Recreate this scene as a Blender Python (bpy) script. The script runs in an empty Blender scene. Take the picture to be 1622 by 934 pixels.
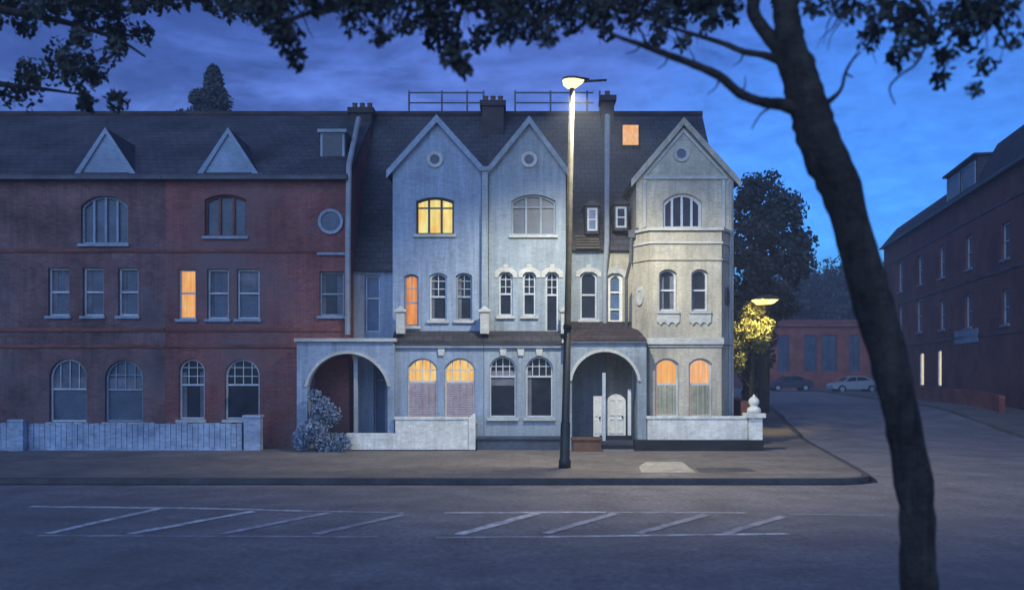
import bpy, bmesh, math, random
import numpy as np
from mathutils import Vector, Matrix
from mathutils.geometry import tessellate_polygon

R = math.radians
S = bpy.context.scene
COL = S.collection

# ------------------------------------------------------------------ camera
F = 1400.0; CX = 811.0; HY = 590.0; EYE = 2.45
cd = bpy.data.cameras.new('camera'); cam = bpy.data.objects.new('camera', cd); COL.objects.link(cam)
cam.location = (0, 0, EYE); cam.rotation_euler = (R(90), 0, 0)
cd.sensor_width = 36; cd.lens = 36 * F / 1622; cd.shift_y = (HY - 467) / 1622
cd.clip_end = 2000; cd.clip_start = 0.1
cd.dof.use_dof = True; cd.dof.focus_distance = 27.0; cd.dof.aperture_fstop = 0.75
S.camera = cam

# ------------------------------------------------------------------ sky
SUN_EL, SUN_ROT = 2.0, 160.0
w = bpy.data.worlds.new('World'); S.world = w; w.use_nodes = True
nt = w.node_tree; nt.nodes.clear()
def N(nt, t, **k):
    n = nt.nodes.new(t)
    for a, b in k.items(): setattr(n, a, b)
    return n
def L(nt, a, b): nt.links.new(a, b)
out = N(nt, 'ShaderNodeOutputWorld'); bg = N(nt, 'ShaderNodeBackground')
sky = N(nt, 'ShaderNodeTexSky', sky_type='NISHITA'); sky.sun_disc = False
sky.sun_elevation = R(SUN_EL); sky.sun_rotation = R(SUN_ROT); sky.air_density = 1.0; sky.dust_density = 0.3; sky.ozone_density = 1.5
tint = N(nt, 'ShaderNodeMix', data_type='RGBA', blend_type='MULTIPLY'); tint.inputs[0].default_value = 1
tint.inputs[7].default_value = (0.84, 1.12, 3.3, 1)
tc = N(nt, 'ShaderNodeTexCoord')
sepd = N(nt, 'ShaderNodeSeparateXYZ'); L(nt, tc.outputs['Generated'], sepd.inputs[0])
mp = N(nt, 'ShaderNodeMapping'); mp.inputs['Scale'].default_value = (1.0, 1.0, 2.6); mp.inputs['Location'].default_value = (0.35, 0.1, 0.25)
L(nt, tc.outputs['Generated'], mp.inputs[0])
n1 = N(nt, 'ShaderNodeTexNoise'); n1.inputs['Scale'].default_value = 4.2; n1.inputs['Detail'].default_value = 7; n1.inputs['Roughness'].default_value = 0.62
n1.inputs['Distortion'].default_value = 0.6
L(nt, mp.outputs[0], n1.inputs['Vector'])
# more cloud higher up and to the left
hi = N(nt, 'ShaderNodeMath', operation='MULTIPLY_ADD'); L(nt, sepd.outputs['Z'], hi.inputs[0]); hi.inputs[1].default_value = 0.55; L(nt, n1.outputs[0], hi.inputs[2])
lf = N(nt, 'ShaderNodeMath', operation='MULTIPLY_ADD'); L(nt, sepd.outputs['X'], lf.inputs[0]); lf.inputs[1].default_value = -0.26; L(nt, hi.outputs[0], lf.inputs[2])
cr = N(nt, 'ShaderNodeMapRange'); cr.inputs['From Min'].default_value = 0.55; cr.inputs['From Max'].default_value = 0.86; cr.interpolation_type = 'SMOOTHSTEP'
L(nt, lf.outputs[0], cr.inputs['Value'])
blue = N(nt, 'ShaderNodeMix', data_type='RGBA'); blue.inputs[6].default_value = (0.62, 1.35, 1.75, 1); blue.inputs[7].default_value = (1.08, 1.06, 1.02, 1)
br = N(nt, 'ShaderNodeMapRange'); br.inputs['From Min'].default_value = 0.02; br.inputs['From Max'].default_value = 0.27; L(nt, sepd.outputs['Z'], br.inputs['Value'])
L(nt, br.outputs[0], blue.inputs[0])
mulb = N(nt, 'ShaderNodeMix', data_type='RGBA', blend_type='MULTIPLY'); mulb.inputs[0].default_value = 1
L(nt, sky.outputs[0], tint.inputs[6]); L(nt, tint.outputs[2], mulb.inputs[6]); L(nt, blue.outputs[2], mulb.inputs[7])
dt = N(nt, 'ShaderNodeVectorMath', operation='DOT_PRODUCT'); L(nt, tc.outputs['Generated'], dt.inputs[0]); dt.inputs[1].default_value = Vector((0.40, 0.90, 0.10)).normalized()
gl = N(nt, 'ShaderNodeMapRange', interpolation_type='SMOOTHSTEP'); gl.inputs['From Min'].default_value = 0.915; gl.inputs['From Max'].default_value = 0.995; L(nt, dt.outputs['Value'], gl.inputs['Value'])
gm_ = N(nt, 'ShaderNodeMix', data_type='RGBA', blend_type='MULTIPLY'); gm_.inputs[7].default_value = (0.72, 1.5, 1.6, 1); L(nt, gl.outputs[0], gm_.inputs[0]); L(nt, mulb.outputs[2], gm_.inputs[6])
n2 = N(nt, 'ShaderNodeTexNoise'); n2.inputs['Scale'].default_value = 22; n2.inputs['Detail'].default_value = 8; n2.inputs['Roughness'].default_value = 0.7; L(nt, mp.outputs[0], n2.inputs['Vector'])
mr = N(nt, 'ShaderNodeMapRange'); mr.inputs['From Min'].default_value = 0.3; mr.inputs['From Max'].default_value = 0.7; mr.inputs['To Min'].default_value = 0.82; mr.inputs['To Max'].default_value = 1.22; L(nt, n2.outputs[0], mr.inputs['Value'])
mt_ = N(nt, 'ShaderNodeVectorMath', operation='SCALE'); L(nt, gm_.outputs[2], mt_.inputs[0]); L(nt, mr.outputs[0], mt_.inputs['Scale'])
cl = N(nt, 'ShaderNodeMix', data_type='RGBA', blend_type='MULTIPLY'); cl.inputs[7].default_value = (0.42, 0.46, 0.50, 1)
L(nt, cr.outputs[0], cl.inputs[0]); L(nt, mt_.outputs[0], cl.inputs[6])
L(nt, cl.outputs[2], bg.inputs[0]); bg.inputs[1].default_value = 0.15
L(nt, bg.outputs[0], out.inputs[0])

# last glow of dusk: one dim soft sun from behind the camera
sl = bpy.data.lights.new('dusk_sun', 'SUN'); sl.energy = 1.7; sl.angle = R(50); sl.color = (0.42, 0.62, 1.0)
so = bpy.data.objects.new('dusk_sun', sl); COL.objects.link(so)
so.rotation_euler = (R(62), 0, R(-22))

S.view_settings.view_transform = 'Standard'; S.view_settings.look = 'None'
S.view_settings.exposure = 0.0; S.view_settings.gamma = 1.0
S.view_settings.use_curve_mapping = False

# ------------------------------------------------------------------ materials
def mat(name, base, *a_, streak=0.0, **k_):
    return mat_(name, base, *a_, streak=streak, **k_)
def mat_(name, base, rough=0.85, var=0.35, scale=1.5, var2=0.25, scale2=14, bump=0.3, bscale=30, spec=0.3, dark=None, dscale=0.6, damt=0.0, brick=None, rot=0.0, streak=0.0, bdist=0.03, bstretch=(1, 1, 1), flat=False):
    """base colour broken up by two noises, optional stain colour, optional brick pattern"""
    m = bpy.data.materials.new(name); m.use_nodes = True; nt = m.node_tree; nt.nodes.clear()
    o = N(nt, 'ShaderNodeOutputMaterial'); b = N(nt, 'ShaderNodeBsdfPrincipled'); L(nt, b.outputs[0], o.inputs[0])
    g = N(nt, 'ShaderNodeNewGeometry')
    col = N(nt, 'ShaderNodeRGB'); col.outputs[0].default_value = (*base, 1); cur = col.outputs[0]
    vec = g.outputs['Position']
    if brick:
        mpp = N(nt, 'ShaderNodeMapping'); mpp.inputs['Rotation'].default_value = (0, 0, rot); L(nt, vec, mpp.inputs[0])
        sx = N(nt, 'ShaderNodeSeparateXYZ'); L(nt, mpp.outputs[0], sx.inputs[0])
        cb = N(nt, 'ShaderNodeCombineXYZ'); L(nt, sx.outputs['X'], cb.inputs[0]); L(nt, sx.outputs['Y' if flat else 'Z'], cb.inputs[1])
        bt = N(nt, 'ShaderNodeTexBrick'); L(nt, cb.outputs[0], bt.inputs[0])
        bw, bh, mort, c2, mc = brick
        bt.inputs['Scale'].default_value = 1; bt.inputs['Brick Width'].default_value = bw; bt.inputs['Row Height'].default_value = bh
        bt.inputs['Mortar Size'].default_value = mort; bt.inputs['Mortar Smooth'].default_value = 0.3
        bt.inputs['Color1'].default_value = (*base, 1); bt.inputs['Color2'].default_value = (*c2, 1); bt.inputs['Mortar'].default_value = (*mc, 1)
        cur = bt.outputs[0]
    def noise(sc, det, ro=0.6, v=vec):
        n = N(nt, 'ShaderNodeTexNoise'); n.inputs['Scale'].default_value = sc; n.inputs['Detail'].default_value = det; n.inputs['Roughness'].default_value = ro
        L(nt, v, n.inputs['Vector']); return n.outputs[0]
    def modulate(cur, fac, lo, hi):
        r = N(nt, 'ShaderNodeMapRange'); r.inputs['From Min'].default_value = 0.3; r.inputs['From Max'].default_value = 0.7
        r.inputs['To Min'].default_value = lo; r.inputs['To Max'].default_value = hi; L(nt, fac, r.inputs['Value'])
        x = N(nt, 'ShaderNodeVectorMath', operation='SCALE'); L(nt, cur, x.inputs[0]); L(nt, r.outputs[0], x.inputs['Scale']); return x.outputs[0]
    cur = modulate(cur, noise(scale, 6), 1 - var, 1 + var)
    # streaky wear, stretched sideways like weathering courses
    ms = N(nt, 'ShaderNodeMapping'); ms.inputs['Scale'].default_value = (0.5, 0.5, 1.6); L(nt, vec, ms.inputs[0])
    cur = modulate(cur, noise(scale2, 5, 0.75, ms.outputs[0]), 1 - var2, 1 + var2)
    if streak:                                          # rain streaks down the wall
        mk_ = N(nt, 'ShaderNodeMapping'); mk_.inputs['Scale'].default_value = (4.5, 4.5, 0.35); L(nt, vec, mk_.inputs[0])
        cur = modulate(cur, noise(1.6, 7, 0.7, mk_.outputs[0]), 1 - streak, 1 + streak * .6)
    if dark:
        r = N(nt, 'ShaderNodeMapRange'); r.inputs['From Min'].default_value = 0.48; r.inputs['From Max'].default_value = 0.68; r.inputs['To Max'].default_value = damt
        L(nt, noise(dscale, 7, 0.7), r.inputs['Value'])
        mx = N(nt, 'ShaderNodeMix', data_type='RGBA'); L(nt, r.outputs[0], mx.inputs[0]); L(nt, cur, mx.inputs[6]); mx.inputs[7].default_value = (*dark, 1); cur = mx.outputs[2]
    L(nt, cur, b.inputs['Base Color'])
    b.inputs['Roughness'].default_value = rough; b.inputs['Specular IOR Level'].default_value = spec
    if bump:
        bp = N(nt, 'ShaderNodeBump'); bp.inputs['Strength'].default_value = bump; bp.inputs['Distance'].default_value = bdist
        mb_ = N(nt, 'ShaderNodeMapping'); mb_.inputs['Scale'].default_value = bstretch; L(nt, vec, mb_.inputs[0]); L(nt, noise(bscale, 5, 0.72, mb_.outputs[0]), bp.inputs['Height']); L(nt, bp.outputs[0], b.inputs['Normal'])
    return m

def glow(name, c1, c2, strength, sc=3.0):
    m = bpy.data.materials.new(name); m.use_nodes = True; nt = m.node_tree; nt.nodes.clear()
    o = N(nt, 'ShaderNodeOutputMaterial'); e = N(nt, 'ShaderNodeEmission'); L(nt, e.outputs[0], o.inputs[0])
    g = N(nt, 'ShaderNodeNewGeometry')
    mpp = N(nt, 'ShaderNodeMapping'); mpp.inputs['Scale'].default_value = (1.6, 1.6, 0.7); L(nt, g.outputs['Position'], mpp.inputs[0])
    n = N(nt, 'ShaderNodeTexNoise'); n.inputs['Scale'].default_value = sc; n.inputs['Detail'].default_value = 4; L(nt, mpp.outputs[0], n.inputs['Vector'])
    r = N(nt, 'ShaderNodeMapRange'); r.inputs['From Min'].default_value = 0.35; r.inputs['From Max'].default_value = 0.65; L(nt, n.outputs[0], r.inputs['Value'])
    mx = N(nt, 'ShaderNodeMix', data_type='RGBA'); L(nt, r.outputs[0], mx.inputs[0]); mx.inputs[6].default_value = (*c1, 1); mx.inputs[7].default_value = (*c2, 1)
    mp2 = N(nt, 'ShaderNodeMapping'); mp2.inputs['Scale'].default_value = (9, 3, 0.35); L(nt, g.outputs['Position'], mp2.inputs[0])
    n3 = N(nt, 'ShaderNodeTexNoise'); n3.inputs['Scale'].default_value = 1.6; n3.inputs['Detail'].default_value = 3; L(nt, mp2.outputs[0], n3.inputs['Vector'])
    r3 = N(nt, 'ShaderNodeMapRange'); r3.inputs['From Min'].default_value = 0.35; r3.inputs['From Max'].default_value = 0.65; r3.inputs['To Min'].default_value = 0.86; r3.inputs['To Max'].default_value = 1.08; L(nt, n3.outputs[0], r3.inputs['Value'])
    s3 = N(nt, 'ShaderNodeVectorMath', operation='SCALE'); L(nt, mx.outputs[2], s3.inputs[0]); L(nt, r3.outputs[0], s3.inputs['Scale'])
    L(nt, s3.outputs[0], e.inputs[0]); e.inputs[1].default_value = strength
    return m

M = {}
M['brick'] = mat('red_brick', (0.155, 0.070, 0.076), var=0.45, scale=0.9, var2=0.35, scale2=9, streak=.25, dark=(0.12, 0.125, 0.14), dscale=0.16, damt=1.0,
                 brick=(0.23, 0.076, 0.008, (0.175, 0.10, 0.10), (0.16, 0.14, 0.145)), bump=0.4)
M['brick_b'] = mat('deep_red_brick', (0.21, 0.062, 0.06), var=0.4, scale=0.5, var2=0.35, scale2=9, streak=.25, dark=(0.17, 0.13, 0.14), dscale=0.2, damt=0.9,
                 brick=(0.23, 0.076, 0.008, (0.26, 0.085, 0.075), (0.20, 0.15, 0.15)), bump=0.4)
M['brick_red'] = mat('bright_red_brick', (0.30, 0.07, 0.05), var=0.4, scale=0.9, var2=0.3, scale2=9, brick=(0.23, 0.076, 0.008, (0.36, 0.10, 0.06), (0.2, 0.14, 0.12)))
M['brick_side'] = mat('dark_brick', (0.20, 0.07, 0.05), var=0.4, scale=0.5, var2=0.3, scale2=7, brick=(0.23, 0.076, 0.008, (0.24, 0.08, 0.06), (0.12, 0.09, 0.085)), rot=R(-79))
M['render_blue'] = mat('blue_grey_render', (0.32, 0.41, 0.54), streak=.3, var=0.22, scale=0.8, var2=0.22, scale2=12, dark=(0.16, 0.22, 0.32), dscale=0.8, damt=0.5, bump=0.6, bscale=40)
M['render_grey'] = mat('grey_render', (0.33, 0.40, 0.46), streak=.3, var=0.22, scale=0.9, var2=0.22, scale2=12, dark=(0.18, 0.23, 0.29), dscale=0.9, damt=0.5, bump=0.6, bscale=40)
M['render_cream'] = mat('cream_render', (0.54, 0.51, 0.41), streak=.28, var=0.2, scale=1.0, var2=0.25, scale2=14, dark=(0.22, 0.25, 0.28), dscale=0.9, damt=0.45, bump=0.7, bscale=45)
M['gable_blue'] = mat('pale_blue_gable', (0.25, 0.34, 0.47), var=0.2, scale=1.2, var2=0.2, scale2=12)
M['slate'] = mat('slate', (0.08, 0.08, 0.09), rough=0.7, var=0.4, scale=0.8, var2=0.35, scale2=9,
                 brick=(0.3, 0.2, 0.012, (0.075, 0.075, 0.09), (0.025, 0.025, 0.03)), bump=0.4, spec=0.3)
M['slate2'] = mat('slate_dark', (0.06, 0.06, 0.07), rough=0.8, var=0.4, var2=0.3, brick=(0.3, 0.2, 0.012, (0.055, 0.055, 0.065), (0.02, 0.02, 0.025)))
M['white'] = mat('white_paint', (0.72, 0.74, 0.74), rough=0.6, var=0.12, var2=0.15, scale2=10, bump=0.1)
M['frame'] = mat('sash_paint', (0.50, 0.56, 0.62), rough=0.5, var=0.2, scale=2, var2=0.2, bump=0.05)
M['frame_dull'] = mat('dull_sash_paint', (0.26, 0.33, 0.42), rough=0.6, var=0.3, scale=1.5, var2=0.3, bump=0.05)
M['wall_white'] = mat('whitewashed_render', (0.82, 0.83, 0.76), streak=.2, rough=0.85, var=0.16, scale=1.6, var2=0.25, scale2=9, dark=(0.40, 0.42, 0.42), dscale=1.8, damt=0.5, bump=0.6)
M['wall_pale'] = mat('pale_blue_paint', (0.34, 0.43, 0.56), rough=0.85, var=0.3, scale=1.6, var2=0.35, scale2=9, dark=(0.16, 0.22, 0.34), dscale=1.2, damt=0.7, bump=0.5)
M['plinth'] = mat('black_plinth', (0.025, 0.027, 0.03), rough=0.7, var=0.3, var2=0.3)
M['plinth_blue'] = mat('slate_blue_plinth', (0.07, 0.09, 0.12), rough=0.8, var=0.3, var2=0.3)
M['stone'] = mat('pale_stone', (0.50, 0.52, 0.50), rough=0.8, var=0.2, var2=0.25, bump=0.4)
M['pipe'] = mat('pipe_paint', (0.30, 0.34, 0.38), rough=0.6, var=0.25, scale=1.0, var2=0.2, bump=0.1)
M['pipe_dark'] = mat('dark_pipe', (0.09, 0.10, 0.12), rough=0.6, bump=0.1)
M['chimney'] = mat('sooty_brick', (0.05, 0.042, 0.048), var=0.4, brick=(0.23, 0.076, 0.008, (0.07, 0.05, 0.05), (0.05, 0.05, 0.05)))
M['terracotta'] = mat('terracotta', (0.16, 0.09, 0.06), var=0.3)
M['rail'] = mat('roof_rail_metal', (0.10, 0.11, 0.16), rough=0.6, bump=0)
M['timber'] = mat('weathered_timber', (0.12, 0.11, 0.09), var=0.4)
M['door_white'] = mat('white_door', (0.78, 0.78, 0.72), rough=0.6, var=0.15, var2=0.15, bump=0.1)
M['door_blue'] = mat('blue_door', (0.10, 0.14, 0.24), rough=0.5, var=0.2)
M['bark'] = mat('bark', (0.065, 0.056, 0.050), streak=.6, rough=0.95, var=0.5, scale=4, var2=0.5, scale2=18, dark=(0.09, 0.088, 0.08), dscale=3, damt=0.8, bump=1.0, bscale=22, bdist=0.12, bstretch=(1, 1, .28))
M['leaf_dark'] = mat('dark_leaf', (0.045, 0.055, 0.05), rough=0.8, var=0.5, scale=1.5, var2=0.3, bump=0)
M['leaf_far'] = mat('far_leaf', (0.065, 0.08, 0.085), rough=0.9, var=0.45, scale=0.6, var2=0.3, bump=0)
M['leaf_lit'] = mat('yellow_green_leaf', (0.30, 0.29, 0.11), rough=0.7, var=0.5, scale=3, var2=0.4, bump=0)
M['leaf_pale'] = mat('pale_shrub_leaf', (0.22, 0.29, 0.40), rough=0.8, var=0.35, scale=2, var2=0.3, bump=0)
M['leaf_hedge'] = mat('hedge_leaf', (0.045, 0.038, 0.05), rough=0.85, var=0.4, scale=3, var2=0.3, bump=0)
M['metal_dark'] = mat('dark_green_metal', (0.030, 0.034, 0.030), rough=0.5, var=0.3, scale=5, spec=0.5, bump=0.1)
M['metal_pale'] = mat('pale_galvanised_metal', (0.055, 0.055, 0.048), rough=0.5, var=0.2, scale=4, var2=0.2, spec=0.5, bump=0.1)
M['asphalt'] = mat('asphalt', (0.265, 0.25, 0.26), rough=0.75, var=0.3, scale=0.9, var2=0.42, scale2=20, dark=(0.21, 0.20, 0.205), dscale=0.22, damt=0.8, bump=0.8, bscale=60, spec=0.3)
M['paving'] = mat('paving', (0.23, 0.21, 0.19), rough=0.85, brick=(0.9, 0.6, 0.012, (0.20, 0.18, 0.17), (0.13, 0.12, 0.12)), flat=True, var=0.22, scale=0.7, var2=0.22, scale2=6, dark=(0.12, 0.11, 0.11), dscale=0.5, damt=0.7, bump=0.5, bscale=35)
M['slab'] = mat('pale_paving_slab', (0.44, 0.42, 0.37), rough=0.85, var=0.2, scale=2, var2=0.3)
M['kerb'] = mat('kerb_stone', (0.085, 0.085, 0.09), rough=0.85, var=0.3, scale=1.5, var2=0.3)
M['gutter'] = mat('gutter_grime', (0.025, 0.025, 0.032), rough=0.9, var=0.4, scale=1.5, var2=0.4)
M['paint'] = mat('worn_road_paint', (0.72, 0.74, 0.76), rough=0.7, var=0.35, scale=2.5, var2=0.5, scale2=7, dark=(0.26, 0.245, 0.25), dscale=3.2, damt=1.0, bump=0.3)
M['paint_faint'] = mat('faint_road_paint', (0.48, 0.48, 0.52), rough=0.7, var=0.3, scale=2.5, var2=0.45, scale2=7, dark=(0.25, 0.24, 0.25), dscale=2.6, damt=1.0, bump=0.3)
M['glass'] = mat('dark_glass', (0.018, 0.024, 0.04), rough=0.18, var=0.5, scale=2.5, var2=0.3, spec=0.35, bump=0.05, bscale=3)
M['glass_blue'] = mat('blue_glass', (0.08, 0.14, 0.26), rough=0.3, var=0.3, scale=2.5, var2=0.3, spec=0.5, bump=0.05, bscale=3)
M['glass_dull'] = mat('dull_glass', (0.07, 0.10, 0.15), rough=0.4, var=0.4, scale=1.2, var2=0.3, spec=0.4, bump=0.05, bscale=3)
M['lit_orange'] = glow('orange_lit_blind', (1.0, 0.42, 0.12), (1.0, 0.56, 0.22), 0.95)
M['lit_peach'] = glow('peach_lit_blind', (1.0, 0.45, 0.18), (1.0, 0.60, 0.32), 0.95)
M['lit_amber'] = glow('amber_lit_room', (1.0, 0.50, 0.13), (1.0, 0.72, 0.26), 1.0)
M['lit_yellow'] = glow('yellow_lit_room', (1.0, 0.62, 0.14), (1.0, 0.92, 0.38), 1.0, 2.0)
M['lit_red'] = glow('orange_red_lit_blind', (0.9, 0.26, 0.08), (1.0, 0.42, 0.14), 0.85)
M['lit_pale'] = glow('pale_lit_door', (1.0, 0.80, 0.50), (1.0, 0.95, 0.75), 0.9)
M['lit_slat'] = glow('dim_lit_shutter', (0.16, 0.13, 0.20), (0.34, 0.22, 0.22), 1.0, 6)
M['shutter'] = mat('louvred_shutter', (0.30, 0.30, 0.36), rough=0.7, var=0.25, scale=2, var2=0.2, bump=0.1)
M['curtain'] = mat('pleated_net_curtain', (0.42, 0.44, 0.36), rough=0.9, var=0.25, scale=2, var2=0.2, bump=0.1)
M['lamp_glow'] = glow('lamp_lens', (1.0, 0.80, 0.34), (1.0, 0.90, 0.48), 2.2)
M['lamp_amber'] = glow('amber_lamp_lens', (1.0, 0.66, 0.10), (1.0, 0.80, 0.2), 4)
M['shaft'] = mat('lamplit_weathered_shaft', (0.045, 0.045, 0.038), rough=0.75, var=0.4, scale=3, var2=0.5, scale2=12, spec=0.15, bump=0.3)
M['drape'] = mat('drape', (0.17, 0.18, 0.22), rough=0.9, var=0.3, scale=2, bump=0.1)
M['canopy_tile'] = mat('rough_canopy_tile', (0.075, 0.055, 0.06), var=0.5, scale=3, var2=0.5, brick=(0.2, 0.12, 0.012, (0.05, 0.04, 0.05), (0.02, 0.02, 0.025)), bump=0.9)
M['car_silver'] = mat('silver_car_paint', (0.42, 0.47, 0.52), rough=0.35, var=0.05, var2=0.05, spec=0.6, bump=0)
M['car_dark'] = mat('dark_blue_car_paint', (0.05, 0.06, 0.09), rough=0.35, var=0.05, var2=0.05, spec=0.6, bump=0)
M['rubber'] = mat('tyre_rubber', (0.015, 0.015, 0.016), rough=0.9, bump=0)
M['lens'] = mat('car_lamp_lens', (0.6, 0.6, 0.6), rough=0.2, bump=0, spec=0.6)

# ------------------------------------------------------------------ mesh helpers
def X(px, Y): return (px - CX) / F * Y
def Z(py, Y): return EYE + (HY - py) / F * Y

class MB:
    def __init__(s): s.v = []; s.f = []
    def add(s, vs, fs):
        n = len(s.v); s.v += [tuple(p) for p in vs]; s.f += [[i + n for i in f] for f in fs]; return s
    def box(s, x0, x1, y0, y1, z0, z1):
        return s.add([(x0,y0,z0),(x1,y0,z0),(x1,y1,z0),(x0,y1,z0),(x0,y0,z1),(x1,y0,z1),(x1,y1,z1),(x0,y1,z1)],
                     [(0,3,2,1),(4,5,6,7),(0,1,5,4),(1,2,6,5),(2,3,7,6),(3,0,4,7)])
    def prism(s, outline, holes, a, b, axis='Y'):
        loops = [list(outline)] + [list(h) for h in holes]
        tris = tessellate_polygon([[Vector((p[0], p[1], 0)) for p in lp] for lp in loops])
        flat = [p for lp in loops for p in lp]; n = len(flat)
        def mk(p, t): return (p[0], t, p[1]) if axis == 'Y' else ((t, p[0], p[1]) if axis == 'X' else (p[0], p[1], t))
        vs = [mk(p, a) for p in flat] + [mk(p, b) for p in flat]
        fs = [tuple(t) for t in tris] + [tuple(i + n for i in reversed(t)) for t in tris]
        o = 0
        for lp in loops:
            k = len(lp)
            for i in range(k):
                j = (i + 1) % k; fs.append((o+i, o+j, o+j+n, o+i+n))
            o += k
        return s.add(vs, fs)
    def tube(s, pts, rads, n=8, jit=0.0, rnd=None, close=True):
        pts = [Vector(p) for p in pts]; rings = []
        for i, p in enumerate(pts):
            d = (pts[min(i+1, len(pts)-1)] - pts[max(i-1, 0)]).normalized()
            a = d.cross(Vector((0.13, 1, 0.07))).normalized() if abs(d.y) < 0.9 else d.cross(Vector((1, 0, 0))).normalized()
            b = d.cross(a).normalized(); ring = []
            for k in range(n):
                t = 2*math.pi*k/n; r = rads[i] * (1 + (rnd.uniform(-jit, jit) if rnd else 0))
                ring.append(p + a*math.cos(t)*r + b*math.sin(t)*r)
            rings.append(ring)
        vs = [q for r in rings for q in r]; fs = []
        for i in range(len(pts)-1):
            for k in range(n):
                fs.append((i*n+k, i*n+(k+1)%n, (i+1)*n+(k+1)%n, (i+1)*n+k))
        fs.append(tuple(range(n))); fs.append(tuple((len(pts)-1)*n+k for k in reversed(range(n))))
        return s.add(vs, fs)
    def lathe(s, cx, cy, prof, n=16):
        vs = []; fs = []
        for r, z in prof:
            for k in range(n): t = 2*math.pi*k/n; vs.append((cx + r*math.cos(t), cy + r*math.sin(t), z))
        for i in range(len(prof)-1):
            for k in range(n): fs.append((i*n+k, i*n+(k+1)%n, (i+1)*n+(k+1)%n, (i+1)*n+k))
        fs.append(tuple(reversed(range(n)))); fs.append(tuple((len(prof)-1)*n+k for k in range(n)))
        return s.add(vs, fs)
    def xf(s, fn): s.v = [tuple(fn(p)) for p in s.v]; return s
    def build(s, name, m, parent=None, at=None, smooth=False, fix=True):
        o0 = Vector(at) if at is not None else (ORG[parent.name] if parent else Vector((0, 0, 0)))
        me = bpy.data.meshes.new(name)
        me.from_pydata([tuple(Vector(p) - o0) for p in s.v], [], s.f); me.materials.append(M[m] if isinstance(m, str) else m)
        if fix:
            bm = bmesh.new(); bm.from_mesh(me); bmesh.ops.recalc_face_normals(bm, faces=bm.faces); bm.to_mesh(me); bm.free()
        if smooth:
            for p in me.polygons: p.use_smooth = True
        o = bpy.data.objects.new(name, me); COL.objects.link(o)
        if parent: o.parent = parent
        else: o.location = o0
        ORG[o.name] = o0
        return o
ORG = {}
def thing(name, label, cat, loc, group=None):
    o = bpy.data.objects.new(name, None); COL.objects.link(o); o.location = loc; o.empty_display_size = 0.3
    ORG[o.name] = Vector(loc); return tag(o, label, cat, group)
def tag(o, label, cat, group=None):
    o['label'] = label; o['category'] = cat
    if group: o['group'] = group
    return o
def struct(o): o['kind'] = 'structure'; return o

def arch(x0, x1, z0, z1, rise, n=12, ins=0.0):
    """outline of an opening: flat sill, upright jambs, arched head"""
    x0 += ins; x1 -= ins; z0 += ins; z1 -= ins
    pts = [(x0, z0), (x1, z0)]
    if rise < 1e-3: return pts + [(x1, z1), (x0, z1)]
    w2 = (x1 - x0) / 2; rise = min(rise, w2); r = (w2*w2 + rise*rise) / (2*rise); cz = z1 - r; a = math.asin(min(1, w2 / r)); cx = (x0+x1)/2
    for i in range(n + 1):
        t = a - 2*a*i/n; pts.append((cx + r*math.sin(t), cz + r*math.cos(t)))
    return pts
def head_z(x, x0, x1, z1, rise):
    if rise < 1e-3: return z1
    w2 = (x1-x0)/2; rise = min(rise, w2); r = (w2*w2+rise*rise)/(2*rise); cx = (x0+x1)/2
    return z1 - r + math.sqrt(max(0, r*r - (x-cx)**2))

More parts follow.
